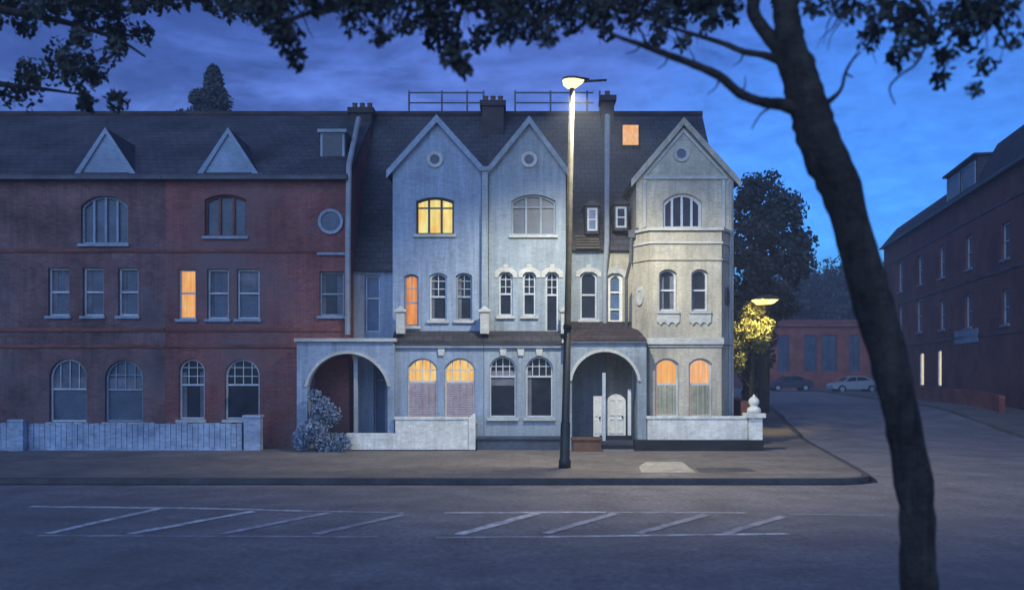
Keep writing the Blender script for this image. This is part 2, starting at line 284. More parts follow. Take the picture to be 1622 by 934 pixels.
def window(par, x0, x1, z0, z1, Y, rise=0.0, nx=0, ny=0, rail=0.5, pane='glass', frame='frame', lower=None, sill=True, hood=None, fw=0.06, mull=0, depth=0.12, T=None, full_bars=False, transom=None, label=None):
    """sash window filling an opening whose wall face is the plane y=Y; returns the hole outline"""
    hole = arch(x0, x1, z0, z1, rise)
    yf = Y + depth
    m = MB(); e = 0.004
    m.prism(arch(x0, x1, z0, z1, rise, ins=e), [arch(x0, x1, z0, z1, rise, ins=fw)], yf, yf + 0.07)
    zr = z0 + (z1 - z0) * rail if rail else None
    if rail: m.box(x0+fw-.002, x1-fw+.002, yf+0.012, yf+0.058, zr-0.028, zr+0.028)
    xs = [x0 + (x1-x0)*(i+1)/(mull+1) for i in range(mull)]
    for xm in xs: m.box(xm-0.035, xm+0.035, yf-0.006, yf+0.066, z0+fw-.002, head_z(xm, x0, x1, z1, rise)-fw+.01)
    if transom: zt = z0+(z1-z0)*transom; m.box(x0+fw-.002, x1-fw+.002, yf+0.008, yf+0.062, zt-0.022, zt+0.022)
    zb = z0 if (full_bars or not rail) else zr
    for i in range(nx):
        xb = x0 + (x1-x0)*(i+1)/(nx+1); m.box(xb-0.013, xb+0.013, yf+0.022, yf+0.048, zb+.02, head_z(xb, x0, x1, z1, rise)-fw+.01)
    for i in range(ny):
        zz = zb + (z1 - zb)*(i+1)/(ny+1)
        m.box(x0+fw-.002, x1-fw+.002, yf+0.024, yf+0.046, zz-0.012, zz+0.012)
    if T: m.xf(T)
    wo = m.build('window', frame, par)
    if label: wo['label'] = label
    p = MB().prism(arch(x0, x1, z0, z1, rise, ins=fw*0.6), [], yf+0.072, yf+0.085)
    if T: p.xf(T)
    po = p.build('pane', pane, wo)
    if pane in ('glass', 'glass_dull') and not T and not lower and not mull and (x1-x0) > .45:
        r_ = random.Random(int(x0*100)+int(z0*10)); k_ = r_.choice(['sides', 'blind', 'left', 'none', 'sides'])
        def pleat(a, b, zl, zh):
            n = 10; vs = []
            for i in range(n+1):
                xx = a+(b-a)*i/n; vs += [(xx, yf+.062+.008*math.sin(i*2.2), zl), (xx, yf+.062+.008*math.sin(i*2.2+.4), zh)]
            MB().add(vs, [(2*i, 2*i+2, 2*i+3, 2*i+1) for i in range(n)]).build('curtain', 'drape', wo)
        zt_ = z1 - rise - fw
        W_ = x1-x0
        if k_ in ('sides', 'left'): pleat(x0+fw+.005, x0+fw+W_*r_.uniform(.14, .26), z0+fw, zt_)
        if k_ == 'sides': pleat(x1-fw-W_*r_.uniform(.14, .26), x1-fw-.005, z0+fw, zt_)
        if k_ == 'blind': pleat(x0+fw+.005, x1-fw-.005, z0+(z1-z0)*r_.uniform(.5, .75), zt_)
    if lower:
        q = MB(); za, zbb = z0+fw+.01, (zr if zr else z1) - 0.035; ww = x1-x0-2*fw-.02; xa = x0+fw+.01
        if lower == 'shutter':
            nb = 4
            for i in range(nb):
                a = xa + ww*i/nb; b = xa + ww*(i+1)/nb
                q.box(a+.004, a+.03, yf-.02, yf+.008, za, zbb); q.box(b-.03, b-.004, yf-.02, yf+.008, za, zbb)
                k = 16
                for j in range(k):
                    zz = za + (zbb-za)*(j+.5)/k; q.add([(a+.03,yf-.015,zz-.022),(b-.03,yf-.015,zz-.022),(b-.03,yf+.006,zz+.014),(a+.03,yf+.006,zz+.014)], [(0,1,2,3)])
            q.build('shutter', 'shutter', wo)
            MB().box(xa, xa+ww, yf+.06, yf+.066, za, zbb).build('lit_backing', 'lit_slat', wo)
        else:
            n = 40; vs = []
            for i in range(n+1):
                xx = xa + ww*i/n; yy = yf - .012 + 0.022*math.sin(i*1.9) ; vs += [(xx, yy, za), (xx, yy, zbb)]
            q.add(vs, [(2*i, 2*i+2, 2*i+3, 2*i+1) for i in range(n)]); q.build('net_curtain', 'curtain', wo)
    if sill:
        sm = MB().box(x0-.07, x1+.07, Y-.09, yf-.002, z0-.09, z0-.003)
        if T: sm.xf(T)
        sm.build('sill', sill if isinstance(sill, str) else 'stone', wo)
    if hood:
        a = arch(x0-.13, x1+.13, z0, z1+.14, rise*1.15); b = arch(x0-.005, x1+.005, z0, z1+.004, rise)
        # band above the springing only
        zs = z1 - rise - 0.05
        aa = [p for p in a if p[1] > zs+.01]; bb = [p for p in b if p[1] > zs+.01]
        outl = [(x1+.13, zs)] + aa + [(x0-.13, zs), (x0-.005, zs)] + bb[::-1] + [(x1+.005, zs)]
        h = MB().prism(outl, [], Y-.035, Y-.001)
        kx = (x0+x1)/2; h.box(kx-.07, kx+.07, Y-.06, Y-.036, z1-.02, z1+.22)
        h.build('hood_mould', hood, wo)
    return hole

def leaves(clumps, size, seed, flat=1.0, shape='shell'):
    """many small folded leaf faces scattered through the clumps: (centre, radius, count)"""
    rg = np.random.default_rng(seed); V = []; Fc = []; n0 = 0
    for c, r, cnt in clumps:
        d = rg.normal(size=(cnt, 3)); d /= np.linalg.norm(d, axis=1)[:, None]
        rr = r * rg.random(cnt) ** 0.45
        p = np.array(c) + d * rr[:, None] * np.array([1, 1, flat])
        a = rg.normal(size=(cnt, 3)); a /= np.linalg.norm(a, axis=1)[:, None]
        b = np.cross(a, rg.normal(size=(cnt, 3))); b /= np.linalg.norm(b, axis=1)[:, None]
        s = size * rg.uniform(0.55, 1.35, cnt)[:, None]
        q = np.stack([p - a*s, p - b*s*0.55, p + a*s, p + b*s*0.55 + np.cross(a, b)*s*0.25], axis=1).reshape(-1, 3)
        V.append(q); k = np.arange(cnt)*4 + n0
        Fc.append(np.stack([k, k+1, k+2, k+3], axis=1)); n0 += cnt*4
    m = MB(); m.v = [tuple(x) for x in np.concatenate(V)]; m.f = [list(map(int, x)) for x in np.concatenate(Fc)]
    return m

def crown_clumps(c, rx, ry, rz, n, r, cnt, seed, lo=-1):
    rg = random.Random(seed); out = []
    while len(out) < n:
        x, y, z = (rg.uniform(-1, 1) for _ in range(3))
        d = x*x+y*y+z*z
        if d > 1 or d < 0.12 or z < lo: continue
        k = rg.uniform(0.6, 1.25)
        out.append(((c[0]+x*rx, c[1]+y*ry, c[2]+z*rz), r*k, int(cnt*k*k)))
    return out

def smooth(a, b, t): t = max(0, min(1, (t-a)/(b-a))); return t*t*(3-2*t)
def G(Y): return 0.7 * smooth(29.5, 45, Y)         # the side street climbs a little

# ------------------------------------------------------------------ ground, road, pavements
KERB = 0.12
m = MB(); ys = [-60, -20, 0, 10, 20, 28, 29.5] + [30 + i for i in range(1, 18)] + [60, 100, 160, 240]; xs = [-170, -100, -30, -10, 0, 10, 30, 100, 170]
for j, y in enumerate(ys):
    for x in xs: m.v.append((x, y, G(y)))
for j in range(len(ys)-1):
    for i in range(len(xs)-1):
        k = j*len(xs)+i; m.f.append([k, k+1, k+1+len(xs), k+len(xs)])
struct(m.build('road', 'asphalt', smooth=True))

def edge(Y): return 4.3 + 0.193*Y                   # kerb of the side street, near side
def strip(name, mt, rows, h, skirt=True):
    """rows: (Y, xl, xr); sheet following the terrain, raised by h, closed down to the road"""
    m = MB(); n = len(rows)
    for y, a, b in rows: m.v += [(a, y, G(y)+h), (b, y, G(y)+h), (a, y, G(y)-0.02), (b, y, G(y)-0.02)]
    for i in range(n-1):
        k = 4*i; m.f += [[k, k+1, k+5, k+4], [k, k+4, k+6, k+2], [k+1, k+3, k+7, k+5]]
    m.f += [[0, 2, 3, 1], [4*n-4, 4*n-3, 4*n-1, 4*n-2]]
    return m.build(name, mt)
KY = 19.45
corner = [(KY, 7.2), (KY+.12, 7.65), (KY+.4, 7.98), (KY+.9, 8.2), (KY+1.8, edge(KY+1.8))]
rows = [(y, -90, x) for y, x in corner] + [(y, -90, edge(y)) for y in (24, 27, 29.5)] + [(y, 5, edge(y)) for y in list(range(30, 48)) + [60, 80]]
struct(strip('pavement', 'paving', rows, KERB))
# kerb stones on the near edge: slightly proud strip, grimy gutter in front
kb = MB()
pts = [(-90, KY), (-40, KY), (-10, KY), (0, KY)] + [(x, y) for y, x in corner] + [(edge(y), y) for y in (24, 27, 29.5)] + [(edge(y), y) for y in range(30, 48, 2)]
for i, (x, y) in enumerate(pts):
    a = Vector(pts[max(i-1, 0)]); b = Vector(pts[min(i+1, len(pts)-1)]); d = (b-a).normalized(); nrm = Vector((d.y, -d.x))
    p = Vector((x, y)); q = p - nrm*0.14; p2 = p + nrm*0.02
    z = G(y)+KERB+.006
    kb.v += [(q.x, q.y, z), (p2.x, p2.y, z), (p2.x, p2.y, G(y)-.02)]
for i in range(len(pts)-1):
    k = 3*i; kb.f += [[k, k+1, k+4, k+3], [k+1, k+2, k+5, k+4]]
struct(kb.build('kerb', 'kerb', fix=False))
gt = MB()
for i, (x, y) in enumerate(pts):
    a = Vector(pts[max(i-1, 0)]); b = Vector(pts[min(i+1, len(pts)-1)]); d = (b-a).normalized(); nrm = Vector((d.y, -d.x)); p = Vector((x, y))
    q = p + nrm*(0.19 + 0.04*math.sin(i*2.3)); p2 = p + nrm*0.021
    gt.v += [(p2.x, p2.y, G(y)+.005), (q.x, q.y, G(y)+.005)]
for i in range(len(pts)-1): gt.f.append([2*i, 2*i+1, 2*i+3, 2*i+2])
struct(gt.build('gutter', 'gutter', fix=False))
# far pavement of the side street
rows = [(y, 12.2+.2*y, 21+.2*y) for y in [22, 26, 29.5] + list(range(31, 48, 2)) + [60, 80, 110]]
struct(strip('pavement', 'paving', rows, KERB))
# pale paving patch let into the pavement
def gp(px, py, z=0.0):
    Y = F*(EYE-z)/(py-HY); return (X(px, Y), Y)
def sheet(name, mt, poly, z, th=0.003):
    m = MB(); m.v = [(x, y, z) for x, y in poly]; m.f = [list(range(len(poly)))]
    o = m.build(name, mt, fix=False)
    if o.data.polygons[0].normal.z < 0: o.data.flip_normals()
    return o
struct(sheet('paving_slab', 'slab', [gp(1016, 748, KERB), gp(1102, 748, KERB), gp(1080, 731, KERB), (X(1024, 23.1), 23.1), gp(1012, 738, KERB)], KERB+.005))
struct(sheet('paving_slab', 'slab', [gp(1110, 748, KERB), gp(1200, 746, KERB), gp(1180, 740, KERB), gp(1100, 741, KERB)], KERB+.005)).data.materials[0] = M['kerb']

# hatched centre markings
def line(px0, py0, px1, py1, wdt, mt='paint', name='road_marking', z=.006):
    a = Vector(gp(px0, py0)); b = Vector(gp(px1, py1)); n = 14; d = (b-a).normalized(); nr = Vector((-d.y, d.x)); rg = random.Random(px0)
    L1 = []; L2 = []
    for i in range(n+1):
        p = a + (b-a)*i/n; L1.append(tuple(p + nr*wdt*(.5+rg.uniform(-.08, .08)))); L2.append(tuple(p - nr*wdt*(.5+rg.uniform(-.08, .08))))
    m = MB(); m.v = [(x, y, z) for x, y in L1] + [(x, y, z) for x, y in L2]
    m.f = [[i, i+1, n+2+i, n+1+i] for i in range(n)]
    o = m.build(name, mt, fix=False)
    if o.data.polygons[0].normal.z < 0: o.data.flip_normals()
    return struct(o)
line(46, 802, 330, 805, .16); line(330, 805, 480, 809, .15); line(480, 809, 640, 812, .13, 'paint_faint')
line(704, 812, 960, 811, .14); line(960, 811, 1180, 812, .11, 'paint_faint'); line(1250, 814, 1400, 816, .07, 'paint_faint')
line(60, 848, 600, 850, .09, 'paint_faint'); line(860, 850, 1250, 845, .12); line(690, 851, 858, 850, .10, 'paint_faint')
for a in ((76, 845, 250, 806), (205, 846, 400, 810), (350, 846, 520, 812), (500, 846, 640, 815), (864, 845, 975, 813), (1010, 845, 1120, 815), (1150, 845, 1240, 818)): line(*a, .17, 'paint' if a[0] < 300 else 'paint_faint', z=.010)
line(726, 847, 850, 813, .20, z=.010)
# lane edge line of the side street
for i in range(3):
    struct(sheet('road_marking', 'paint_faint', [(11.7+.2*y+dx, y) for y, dx in ((29.0+i*-3.2, 0), (29.0+i*-3.2, .1), (27.0-i*3.2, .1), (27.0-i*3.2, 0))], .006))

# thin blue evening mist
hzm = bpy.data.materials.new('haze'); hzm.use_nodes = True; hn = hzm.node_tree; hn.nodes.clear()
ho = N(hn, 'ShaderNodeOutputMaterial'); hv = N(hn, 'ShaderNodeVolumePrincipled'); L(hn, hv.outputs[0], ho.inputs['Volume'])
hv.inputs['Color'].default_value = (0.72, 0.82, 1.0, 1); hv.inputs['Density'].default_value = 0.0030; hv.inputs['Anisotropy'].default_value = 0.1
M['haze'] = hzm
hz_ = MB().box(-175, 175, -65, 245, -1.0, 19).build('haze', 'haze'); hz_['kind'] = 'stuff'

# ------------------------------------------------------------------ brick houses on the left
RIDGE_Y = 33.0; RIDGE_Z = Z(182, RIDGE_Y)
BY = 28.0
def win_px(par, px0, px1, py0, py1, Y, rise_px=0, **k):
    return window(par, X(px0, Y), X(px1, Y), Z(py1, Y), Z(py0, Y), Y, rise=rise_px/F*Y, **k)

def brick_house(label, px0, px1, gable_px, wins, bm_='brick'):
    xa, xb = X(px0, BY), X(px1, BY); ez = Z(284, BY)
    h = thing('brick_house', label, 'house', ((xa+xb)/2, BY, 0), 'terraced houses along the pavement')
    holes = [win_px(h, *a, **k) for a, k in wins]
    wm = MB().prism([(xa, 0), (xb, 0), (xb, ez), (xa, ez)], holes, BY, BY+.34)
    wm.prism([(BY+.342, 0), (38, 0), (38, ez-.1), (RIDGE_Y, RIDGE_Z-.25), (BY+.342, ez-.03)], [], xa+.002, xb-.002, 'X')
    wm.build('wall', bm_, h)
    r = MB().prism([(BY-.25, ez-.02), (BY-.25, ez+.1), (RIDGE_Y, RIDGE_Z), (38.3, ez+.1), (38.3, ez-.02), (RIDGE_Y, RIDGE_Z-.2)], [], xa, xb, 'X')
    r.build('roof', 'slate', h)
    rd = MB().tube([(xa, RIDGE_Y, RIDGE_Z+.02), (xb, RIDGE_Y, RIDGE_Z+.02)], [.12, .12], 8); rd.build('ridge_tiles', 'chimney', h)
    g0, g1, ga, gt_, gb = gable_px
    Yg = BY-.1
    gx0, gx1, gxa, gz1, gz0 = X(g0, Yg), X(g1, Yg), X(ga, Yg), Z(gt_, Yg), Z(gb, Yg)
    gm = MB().prism([(gx0+.12, gz0), (gx1-.12, gz0), (gxa, gz1-.16)], [], Yg, 31.5); gm.build('gable', 'gable_blue', h)
    gr = MB().prism([(gx0-.05, gz0-.02), (gx0+.09, gz0-.02), (gxa, gz1-.14), (gx1-.09, gz0-.02), (gx1+.05, gz0-.02), (gxa, gz1)], [], Yg-.04, 31.6)
    gr.build('gable_roof', 'slate2', h)
    bb = MB().prism([(gx0-.06, gz0-.03), (gx0+.13, gz0-.03), (gxa, gz1-.19), (gx1-.13, gz0-.03), (gx1+.06, gz0-.03), (gxa, gz1+.01)], [], Yg-.07, Yg-.042)
    bb.build('bargeboard', 'gable_blue', h)
    gu = MB().box(xa+.01, xb-.01, BY-.33, BY-.252, ez-.06, ez+.05); gu.build('gutter', 'pipe_dark', h)
    # brick string courses
    sc = MB()
    for py in (397, 522, 548):
        z = Z(py, BY); sc.box(xa+.01, xb-.01, BY-.05, BY-.003, z-.05, z+.05)
    sc.build('string_course', 'brick_side', h)
    return h, xa, xb, ez

fd = dict(frame='frame_dull')
wA = [((76, 110, 424, 500, BY), dict(rail=.5, pane='glass_dull', sill='frame_dull')),
      ((131, 164, 424, 500, BY), dict(rail=.5, pane='glass_dull', sill='frame_dull')),
      ((187, 219, 424, 500, BY), dict(rail=.5, pane='glass_dull', sill='frame_dull')),
      ((128, 202, 310, 386, BY, 16), dict(rail=0, mull=3, pane='glass_dull', frame='frame_dull', sill='frame_dull')),
      ((78, 137, 568, 668, BY, 26), dict(rail=.52, nx=3, pane='glass_dull', frame='frame', sill=True)),
      ((166, 226, 570, 668, BY, 26), dict(rail=.52, nx=3, ny=1, pane='glass_dull', frame='frame_dull', sill=True))]
hA, *_ = brick_house('leftmost dark brick terraced house, its gable above a four-light arched window', -190, 262, (118, 217, 168, 203, 280), wA)
wm_l = [((-30, 5, 424, 500, BY), dict(rail=.5, pane='glass_dull', frame='frame_dull'))]
wB = [((282, 310, 426, 505, BY), dict(rail=.52, pane='lit_orange', frame='frame', sill='frame_dull')),
      ((328, 362, 426, 505, BY), dict(rail=.52, pane='glass_dull', frame='frame', sill='frame_dull')),
      ((375, 411, 426, 505, BY), dict(rail=.52, pane='glass_dull', frame='frame', sill='frame_dull')),
      ((324, 390, 308, 374, BY, 8), dict(rail=0, mull=2, pane='glass_dull', frame='brick_side', sill='frame_dull')),
      ((283, 324, 568, 664, BY, 18), dict(rail=.57, nx=2, ny=2, pane='glass', frame='frame', sill=True)),
      ((356, 411, 568, 664, BY, 24), dict(rail=.57, nx=3, ny=2, pane='glass', frame='frame', sill=True)),
      ((506, 545, 430, 500, BY), dict(rail=.5, pane='glass', frame='frame_dull', sill='frame_dull'))]
hB, bxa, bxb, bez = brick_house('dark red brick terraced house with one narrow orange lit window on its first floor', 262, 553, (312, 411, 362, 203, 280), wB, 'brick_b')
# small roof window and round window of house B
Yd = 29.2
dm = MB().box(X(506, Yd), X(548, Yd), Yd, 31.6, Z(258, Yd), Z(206, Yd)); db = dm.build('dormer', 'slate2', hB)
df = MB().prism(arch(X(508, Yd), X(546, Yd), Z(254, Yd), Z(210, Yd), 0), [arch(X(508, Yd), X(546, Yd), Z(254, Yd), Z(210, Yd), 0, ins=.07)], Yd-.05, Yd-.002)
df.box(X(504, Yd), X(550, Yd), Yd-.14, Yd-.052, Z(211, Yd), Z(206, Yd)); df.box(X(504, Yd), X(550, Yd), Yd-.14, Yd-.052, Z(258, Yd), Z(253, Yd)); df.build('window_frame', 'frame_dull', db)
MB().box(X(510, Yd), X(544, Yd), Yd-.03, Yd-.004, Z(251, Yd), Z(213, Yd)).build('pane', 'glass', db)
def ringY(cx, cz, r1, r0, y0, y1, n=28):
    c = [(cx+r1*math.cos(2*math.pi*i/n), cz+r1*math.sin(2*math.pi*i/n)) for i in range(n)]
    if not r0: return MB().prism(c, [], y0, y1)
    d = [(cx+r0*math.cos(2*math.pi*i/n), cz+r0*math.sin(2*math.pi*i/n)) for i in range(n)]
    return MB().prism(c, [d], y0, y1)
rw = ringY(X(524, BY), Z(351, BY), .40, .31, BY-.07, BY-.003).build('round_window', 'frame_dull', hB)
ringY(X(524, BY), Z(351, BY), .31, 0, BY-.03, BY-.006).build('pane', 'glass_dull', rw)
dp = MB().tube([(X(568, 31.5), 31.5, Z(188, 31.5)), (X(553, 27.9), 27.86, Z(262, 27.9)), (X(551, 27.9), 27.86, Z(425, 27.9)), (X(551, 27.9), 27.86, Z(530, 27.9))], [.09]*4, 8)
dp.build('drainpipe', 'pipe', hB)
MB().box(X(503, BY), X(551, BY), BY-.08, BY-.003, Z(404, BY), Z(400, BY)).build('ledge', 'frame_dull', hB)

# ------------------------------------------------------------------ gabled rendered houses
def chevron(x0, x1, xa, z0a, z0b, za, t):
    return [(x0, z0a), (x0, z0a-t), (xa, za-t), (x1, z0b-t), (x1, z0b), (xa, za)]
def gable_house(label, name, wallm, pxL, pxR, g0, g1, ga, gtop, ge, Yg, rec, wins, vent, upper_bottom=548, rec_eave=395):
    xL, xR = X(pxL, 28), X(pxR, 28)
    h = thing(name, label, 'house', ((xL+xR)/2, Yg, 0), 'terraced houses along the pavement')
    x0, x1, xa = X(g0, Yg), X(g1, Yg), X(ga, Yg); ze = Z(ge, Yg); za = Z(gtop, Yg)
    holes = [win_px(h, *a, **k) for a, k in wins]
    vx, vz = X(vent[0], Yg), Z(vent[1], Yg)
    wm = MB().prism([(x0, 0), (x1, 0), (x1, ze), (xa, za-.14), (x0, ze)], holes, Yg, Yg+.34)
    wm.prism([(x0, 0), (x1, 0), (x1, ze), (xa, za-.2), (x0, ze)], [], Yg+.342, 32)
    # recessed half and rear of the house
    r0, r1 = rec; Yr = 28.8; rz = Z(rec_eave, Yr)
    rx0, rx1 = X(r0, Yr), X(r1, Yr)
    wm.build('wall', wallm, h)
    # main roof
    prof = [(Yr-.2, rz-.05), (Yr-.2, rz+.06), (RIDGE_Y, RIDGE_Z), (38.3, rz+.06), (38.3, rz-.05)]
    MB().prism(prof, [], xL+.003, xR-.003, 'X').build('roof', 'slate', h)
    MB().tube([(xL, RIDGE_Y, RIDGE_Z+.02), (xR, RIDGE_Y, RIDGE_Z+.02)], [.12, .12], 8).build('ridge_tiles', 'chimney', h)
    # gable roof, bargeboard and inner moulding
    o = .16
    MB().prism(chevron(x0-o, x1+o, xa, ze-.06, ze-.06, za+.03, .16), [], Yg-.1, 32.1).build('gable_roof', 'slate2', h)
    MB().prism(chevron(x0-o-.02, x1+o+.02, xa, ze-.07, ze-.07, za+.05, .24), [], Yg-.16, Yg-.102).build('bargeboard', wallm, h)
    vn = ringY(vx, vz, .25, .15, Yg-.06, Yg-.003).build('round_vent', 'stone', h)
    ringY(vx, vz, .15, 0, Yg-.03, Yg-.005, 20).build('vent_grille', 'glass_dull', vn)
    return h, Yr, rz, holes

def recess_wall(h, pxa, pxb, Yr, z1, wallm, wins):
    holes = [win_px(h, *a, **k) for a, k in wins]
    m = MB().prism([(X(pxa, Yr), 0), (X(pxb, Yr), 0), (X(pxb, Yr), z1), (X(pxa, Yr), z1)], holes, Yr, Yr+.3)
    m.box(X(pxa, Yr)+.002, X(pxb, Yr)-.002, Yr+.302, 38, 0, z1-.01)
    m.build('recessed_wall', wallm, h)

YG = 27.6
# ---- house C
wC = [((659, 719, 312, 371, YG, 6), dict(rail=0, mull=2, transom=.72, pane='lit_yellow', frame='timber', sill='stone')),
      ((640, 663, 434, 516, YG, 4), dict(rail=.45, nx=1, ny=1, pane='lit_red', frame='frame_dull')),
      ((680, 708, 432, 507, YG, 5), dict(rail=.5, nx=1, ny=2, pane='glass', frame='frame')),
      ((722, 748, 432, 507, YG, 5), dict(rail=.5, nx=1, ny=2, pane='glass', frame='frame_dull'))]
hC, Yr, rzC, _ = gable_house('blue-grey rendered gabled house with a bright yellow triple window lit under its gable', 'gabled_house', 'render_blue',
    553, 768, 622, 762, 692, 186, 268, YG, (553, 622), wC, (689, 253), rec_eave=427)
recess_wall(hC, 553.5, 622, Yr, rzC, 'render_blue', [((578, 602, 436, 526, Yr), dict(rail=.6, pane='glass_blue', frame='frame', sill=False)),
                                                      ((592, 612, 580, 690, Yr), dict(rail=0, transom=.8, pane='door_blue', frame='frame_dull', sill=False))])
# ---- house D
wD = [((810, 880, 308, 372, YG, 10), dict(rail=0, mull=2, transom=.7, pane='glass_dull', frame='render_grey', sill='stone')),
      ((790, 812, 430, 500, YG, 7), dict(rail=.5, nx=1, ny=2, pane='glass', hood='stone')),
      ((828, 849, 430, 500, YG, 7), dict(rail=.5, nx=1, ny=2, pane='glass', hood='stone')),
      ((864, 885, 430, 526, YG, 7), dict(rail=.62, nx=1, ny=2, pane='glass', hood='stone', sill=False))]
hD, Yr, rzD, _ = gable_house('grey-blue rendered gabled house directly left of the tall lit street lamp, its windows all dark', 'gabled_house', 'render_grey',
    768, 960, 774, 896, 838, 188, 272, YG, (896, 960), wD, (838, 253))
recess_wall(hD, 894, 960, Yr, rzD, 'render_grey', [((919, 946, 430, 506, Yr, 6), dict(rail=.52, nx=0, pane='glass', hood='stone'))])
# ---- house E
YE = 27.9
wE = [((1050, 1112, 306, 362, YE, 14), dict(rail=0, mull=3, pane='glass', frame='frame', hood=None, sill=False, fw=.09))]
hE, Yr, rzE, _ = gable_house('cream rendered end-of-terrace house with a two-storey bay and orange lit ground floor windows', 'end_gabled_house', 'render_cream',
    960, 1166, 1008, 1162, 1082, 190, 282, YE, (960, 1008), wE, (1079, 244))
recess_wall(hE, 960.5, 1012, Yr, rzE, 'render_cream', [((962, 987, 432, 512, Yr, 6), dict(rail=.62, pane='glass_blue', frame='door_white', fw=.11, transom=.28, hood='stone', sill=False)),
     ])
# moulding under the gable of house E
mm = MB().box(X(1018, YE), X(1152, YE), YE-.07, YE-.003, Z(284, YE), Z(279, YE))
mm.box(X(1018, YE), X(1023, YE), YE-.05, YE-.003, Z(360, YE), Z(285, YE)); mm.box(X(1143, YE), X(1148, YE), YE-.05, YE-.003, Z(360, YE), Z(285, YE))
for sgn, xe in ((-1, 1018), (1, 1152)):
    a = (X(xe, YE), Z(280, YE)); b = (X(1082, YE), Z(204, YE)); t = .09
    mm.prism([a, b, (b[0], b[1]-t*1.4), (a[0]-sgn*t, a[1])], [], YE-.05, YE-.003)
mm.build('gable_moulding', 'stone', hE)

# ---- roof windows in the dark slates of D and E
def roof_dormer(h, px0, px1, py0, py1, pane, name='dormer'):
    Y = 28.56
    x0, x1, z0, z1 = X(px0, Y), X(px1, Y), Z(py1, Y), Z(py0, Y)
    d = MB().box(x0-.05, x1+.05, Y, 32, z0-.08, z1+.08); d.prism([(x0-.12, z1+.082), (x1+.12, z1+.082), ((x0+x1)/2, z1+.3)], [], Y-.1, 32)
    d = d.build(name, 'slate2', h)
    f = MB().prism(arch(x0, x1, z0, z1, 0), [arch(x0, x1, z0, z1, 0, ins=.06)], Y-.06, Y-.002); f.box(x0+.06, x1-.06, Y-.05, Y-.01, (z0+z1)/2-.02, (z0+z1)/2+.02); f.build('window_frame', 'frame', d)
    MB().box(x0+.05, x1-.05, Y-.03, Y-.004, z0+.05, z1-.05).build('pane', pane, d)
roof_dormer(hD, 930, 946, 330, 366, 'glass_blue'); roof_dormer(hE, 975, 992, 328, 361, 'glass')
# lit skylight lying in the slope of house E
def on_roof(px, py, rz):
    y0, z0 = 28.6, rz+.06; k = (RIDGE_Z-z0)/(RIDGE_Y-y0); s = (HY-py)/F      # EYE+s*Y = z0+k(Y-y0)
    Y = (EYE - z0 + k*y0)/(k - s); return Vector((X(px, Y), Y, EYE+s*Y))
nrm = Vector((0, -(RIDGE_Z-rzE-.06), RIDGE_Y-28.6)).normalized()
q = [on_roof(a, b, rzE) for a, b in ((986, 233), (1011, 233), (1011, 200), (986, 200))]
fr = MB(); c = sum(q, Vector())/4
o1 = [p + (p-c)*.16 for p in q]
fr.add([p + nrm*.01 for p in o1] + [p + nrm*.09 for p in o1] + [p+nrm*.09 for p in q] + [p+nrm*.01 for p in q],
       [(0,1,5,4),(1,2,6,5),(2,3,7,6),(3,0,4,7),(4,5,9,8),(5,6,10,9),(6,7,11,10),(7,4,8,11),(8,9,13,12),(9,10,14,13),(10,11,15,14),(11,8,12,15)])
sk = fr.build('skylight', 'slate2', hE)
MB().add([p+nrm*.05 for p in q], [(0,1,2,3)]).build('pane', 'lit_peach', sk)
# plain timber boards under D's roof window
bd = MB()
for i in range(5):
    zz = Z(392-i*4.5, 28.5+i*.07); bd.box(X(912, 28.5), X(950, 28.5), 28.47+i*.075, 28.56+i*.075, zz-.03, zz+.03)
bd.build('roof_batten', 'timber', hD)

# ---- party wall pipes and pilasters
MB().tube([(X(961, 31.4), 31.2, Z(186, 31.4)), (X(961, 28.5), 28.45, Z(385, 28.5)), (X(958, 28.6), 28.6, Z(430, 28.6)), (X(958, 28.6), 28.6, Z(512, 28.6))], [.10, .09, .07, .07], 8).build('party_wall_pipe', 'pipe', hE)
pl = MB().box(X(763, 27.5), X(773, 27.5), 27.42, 27.9, Z(520, 27.5), Z(272, 27.5)); pl.box(X(761, 27.5), X(775, 27.5), 27.36, 27.9, Z(272, 27.5)+.002, Z(265, 27.5)); pl.build('pilaster', 'render_grey', hD)
# E: hopper and pipe left of the bay, pipe right of the bay
hp = MB().tube([(X(1012, 27.6), 27.75, Z(362, 27.7)), (X(1001, 27.6), 27.7, Z(366, 27.7)), (X(999, 27.6), 27.7, Z(415, 27.6)), (X(994, 27.7), 28.0, Z(440, 27.8)), (X(992, 28.2), 28.2, Z(535, 28.1))], [.05]*5, 8)
hp.box(X(996, 27.6), X(1006, 27.6), 27.62, 27.78, Z(376, 27.6), Z(364, 27.6)); hp.build('drainpipe', 'pipe_dark', hE)
MB().tube([(X(1158, 27.7), 27.72, Z(288, 27.7)), (X(1156, 27.7), 27.72, Z(700, 27.7))], [.045, .045], 8).build('drainpipe', 'pipe', hE)

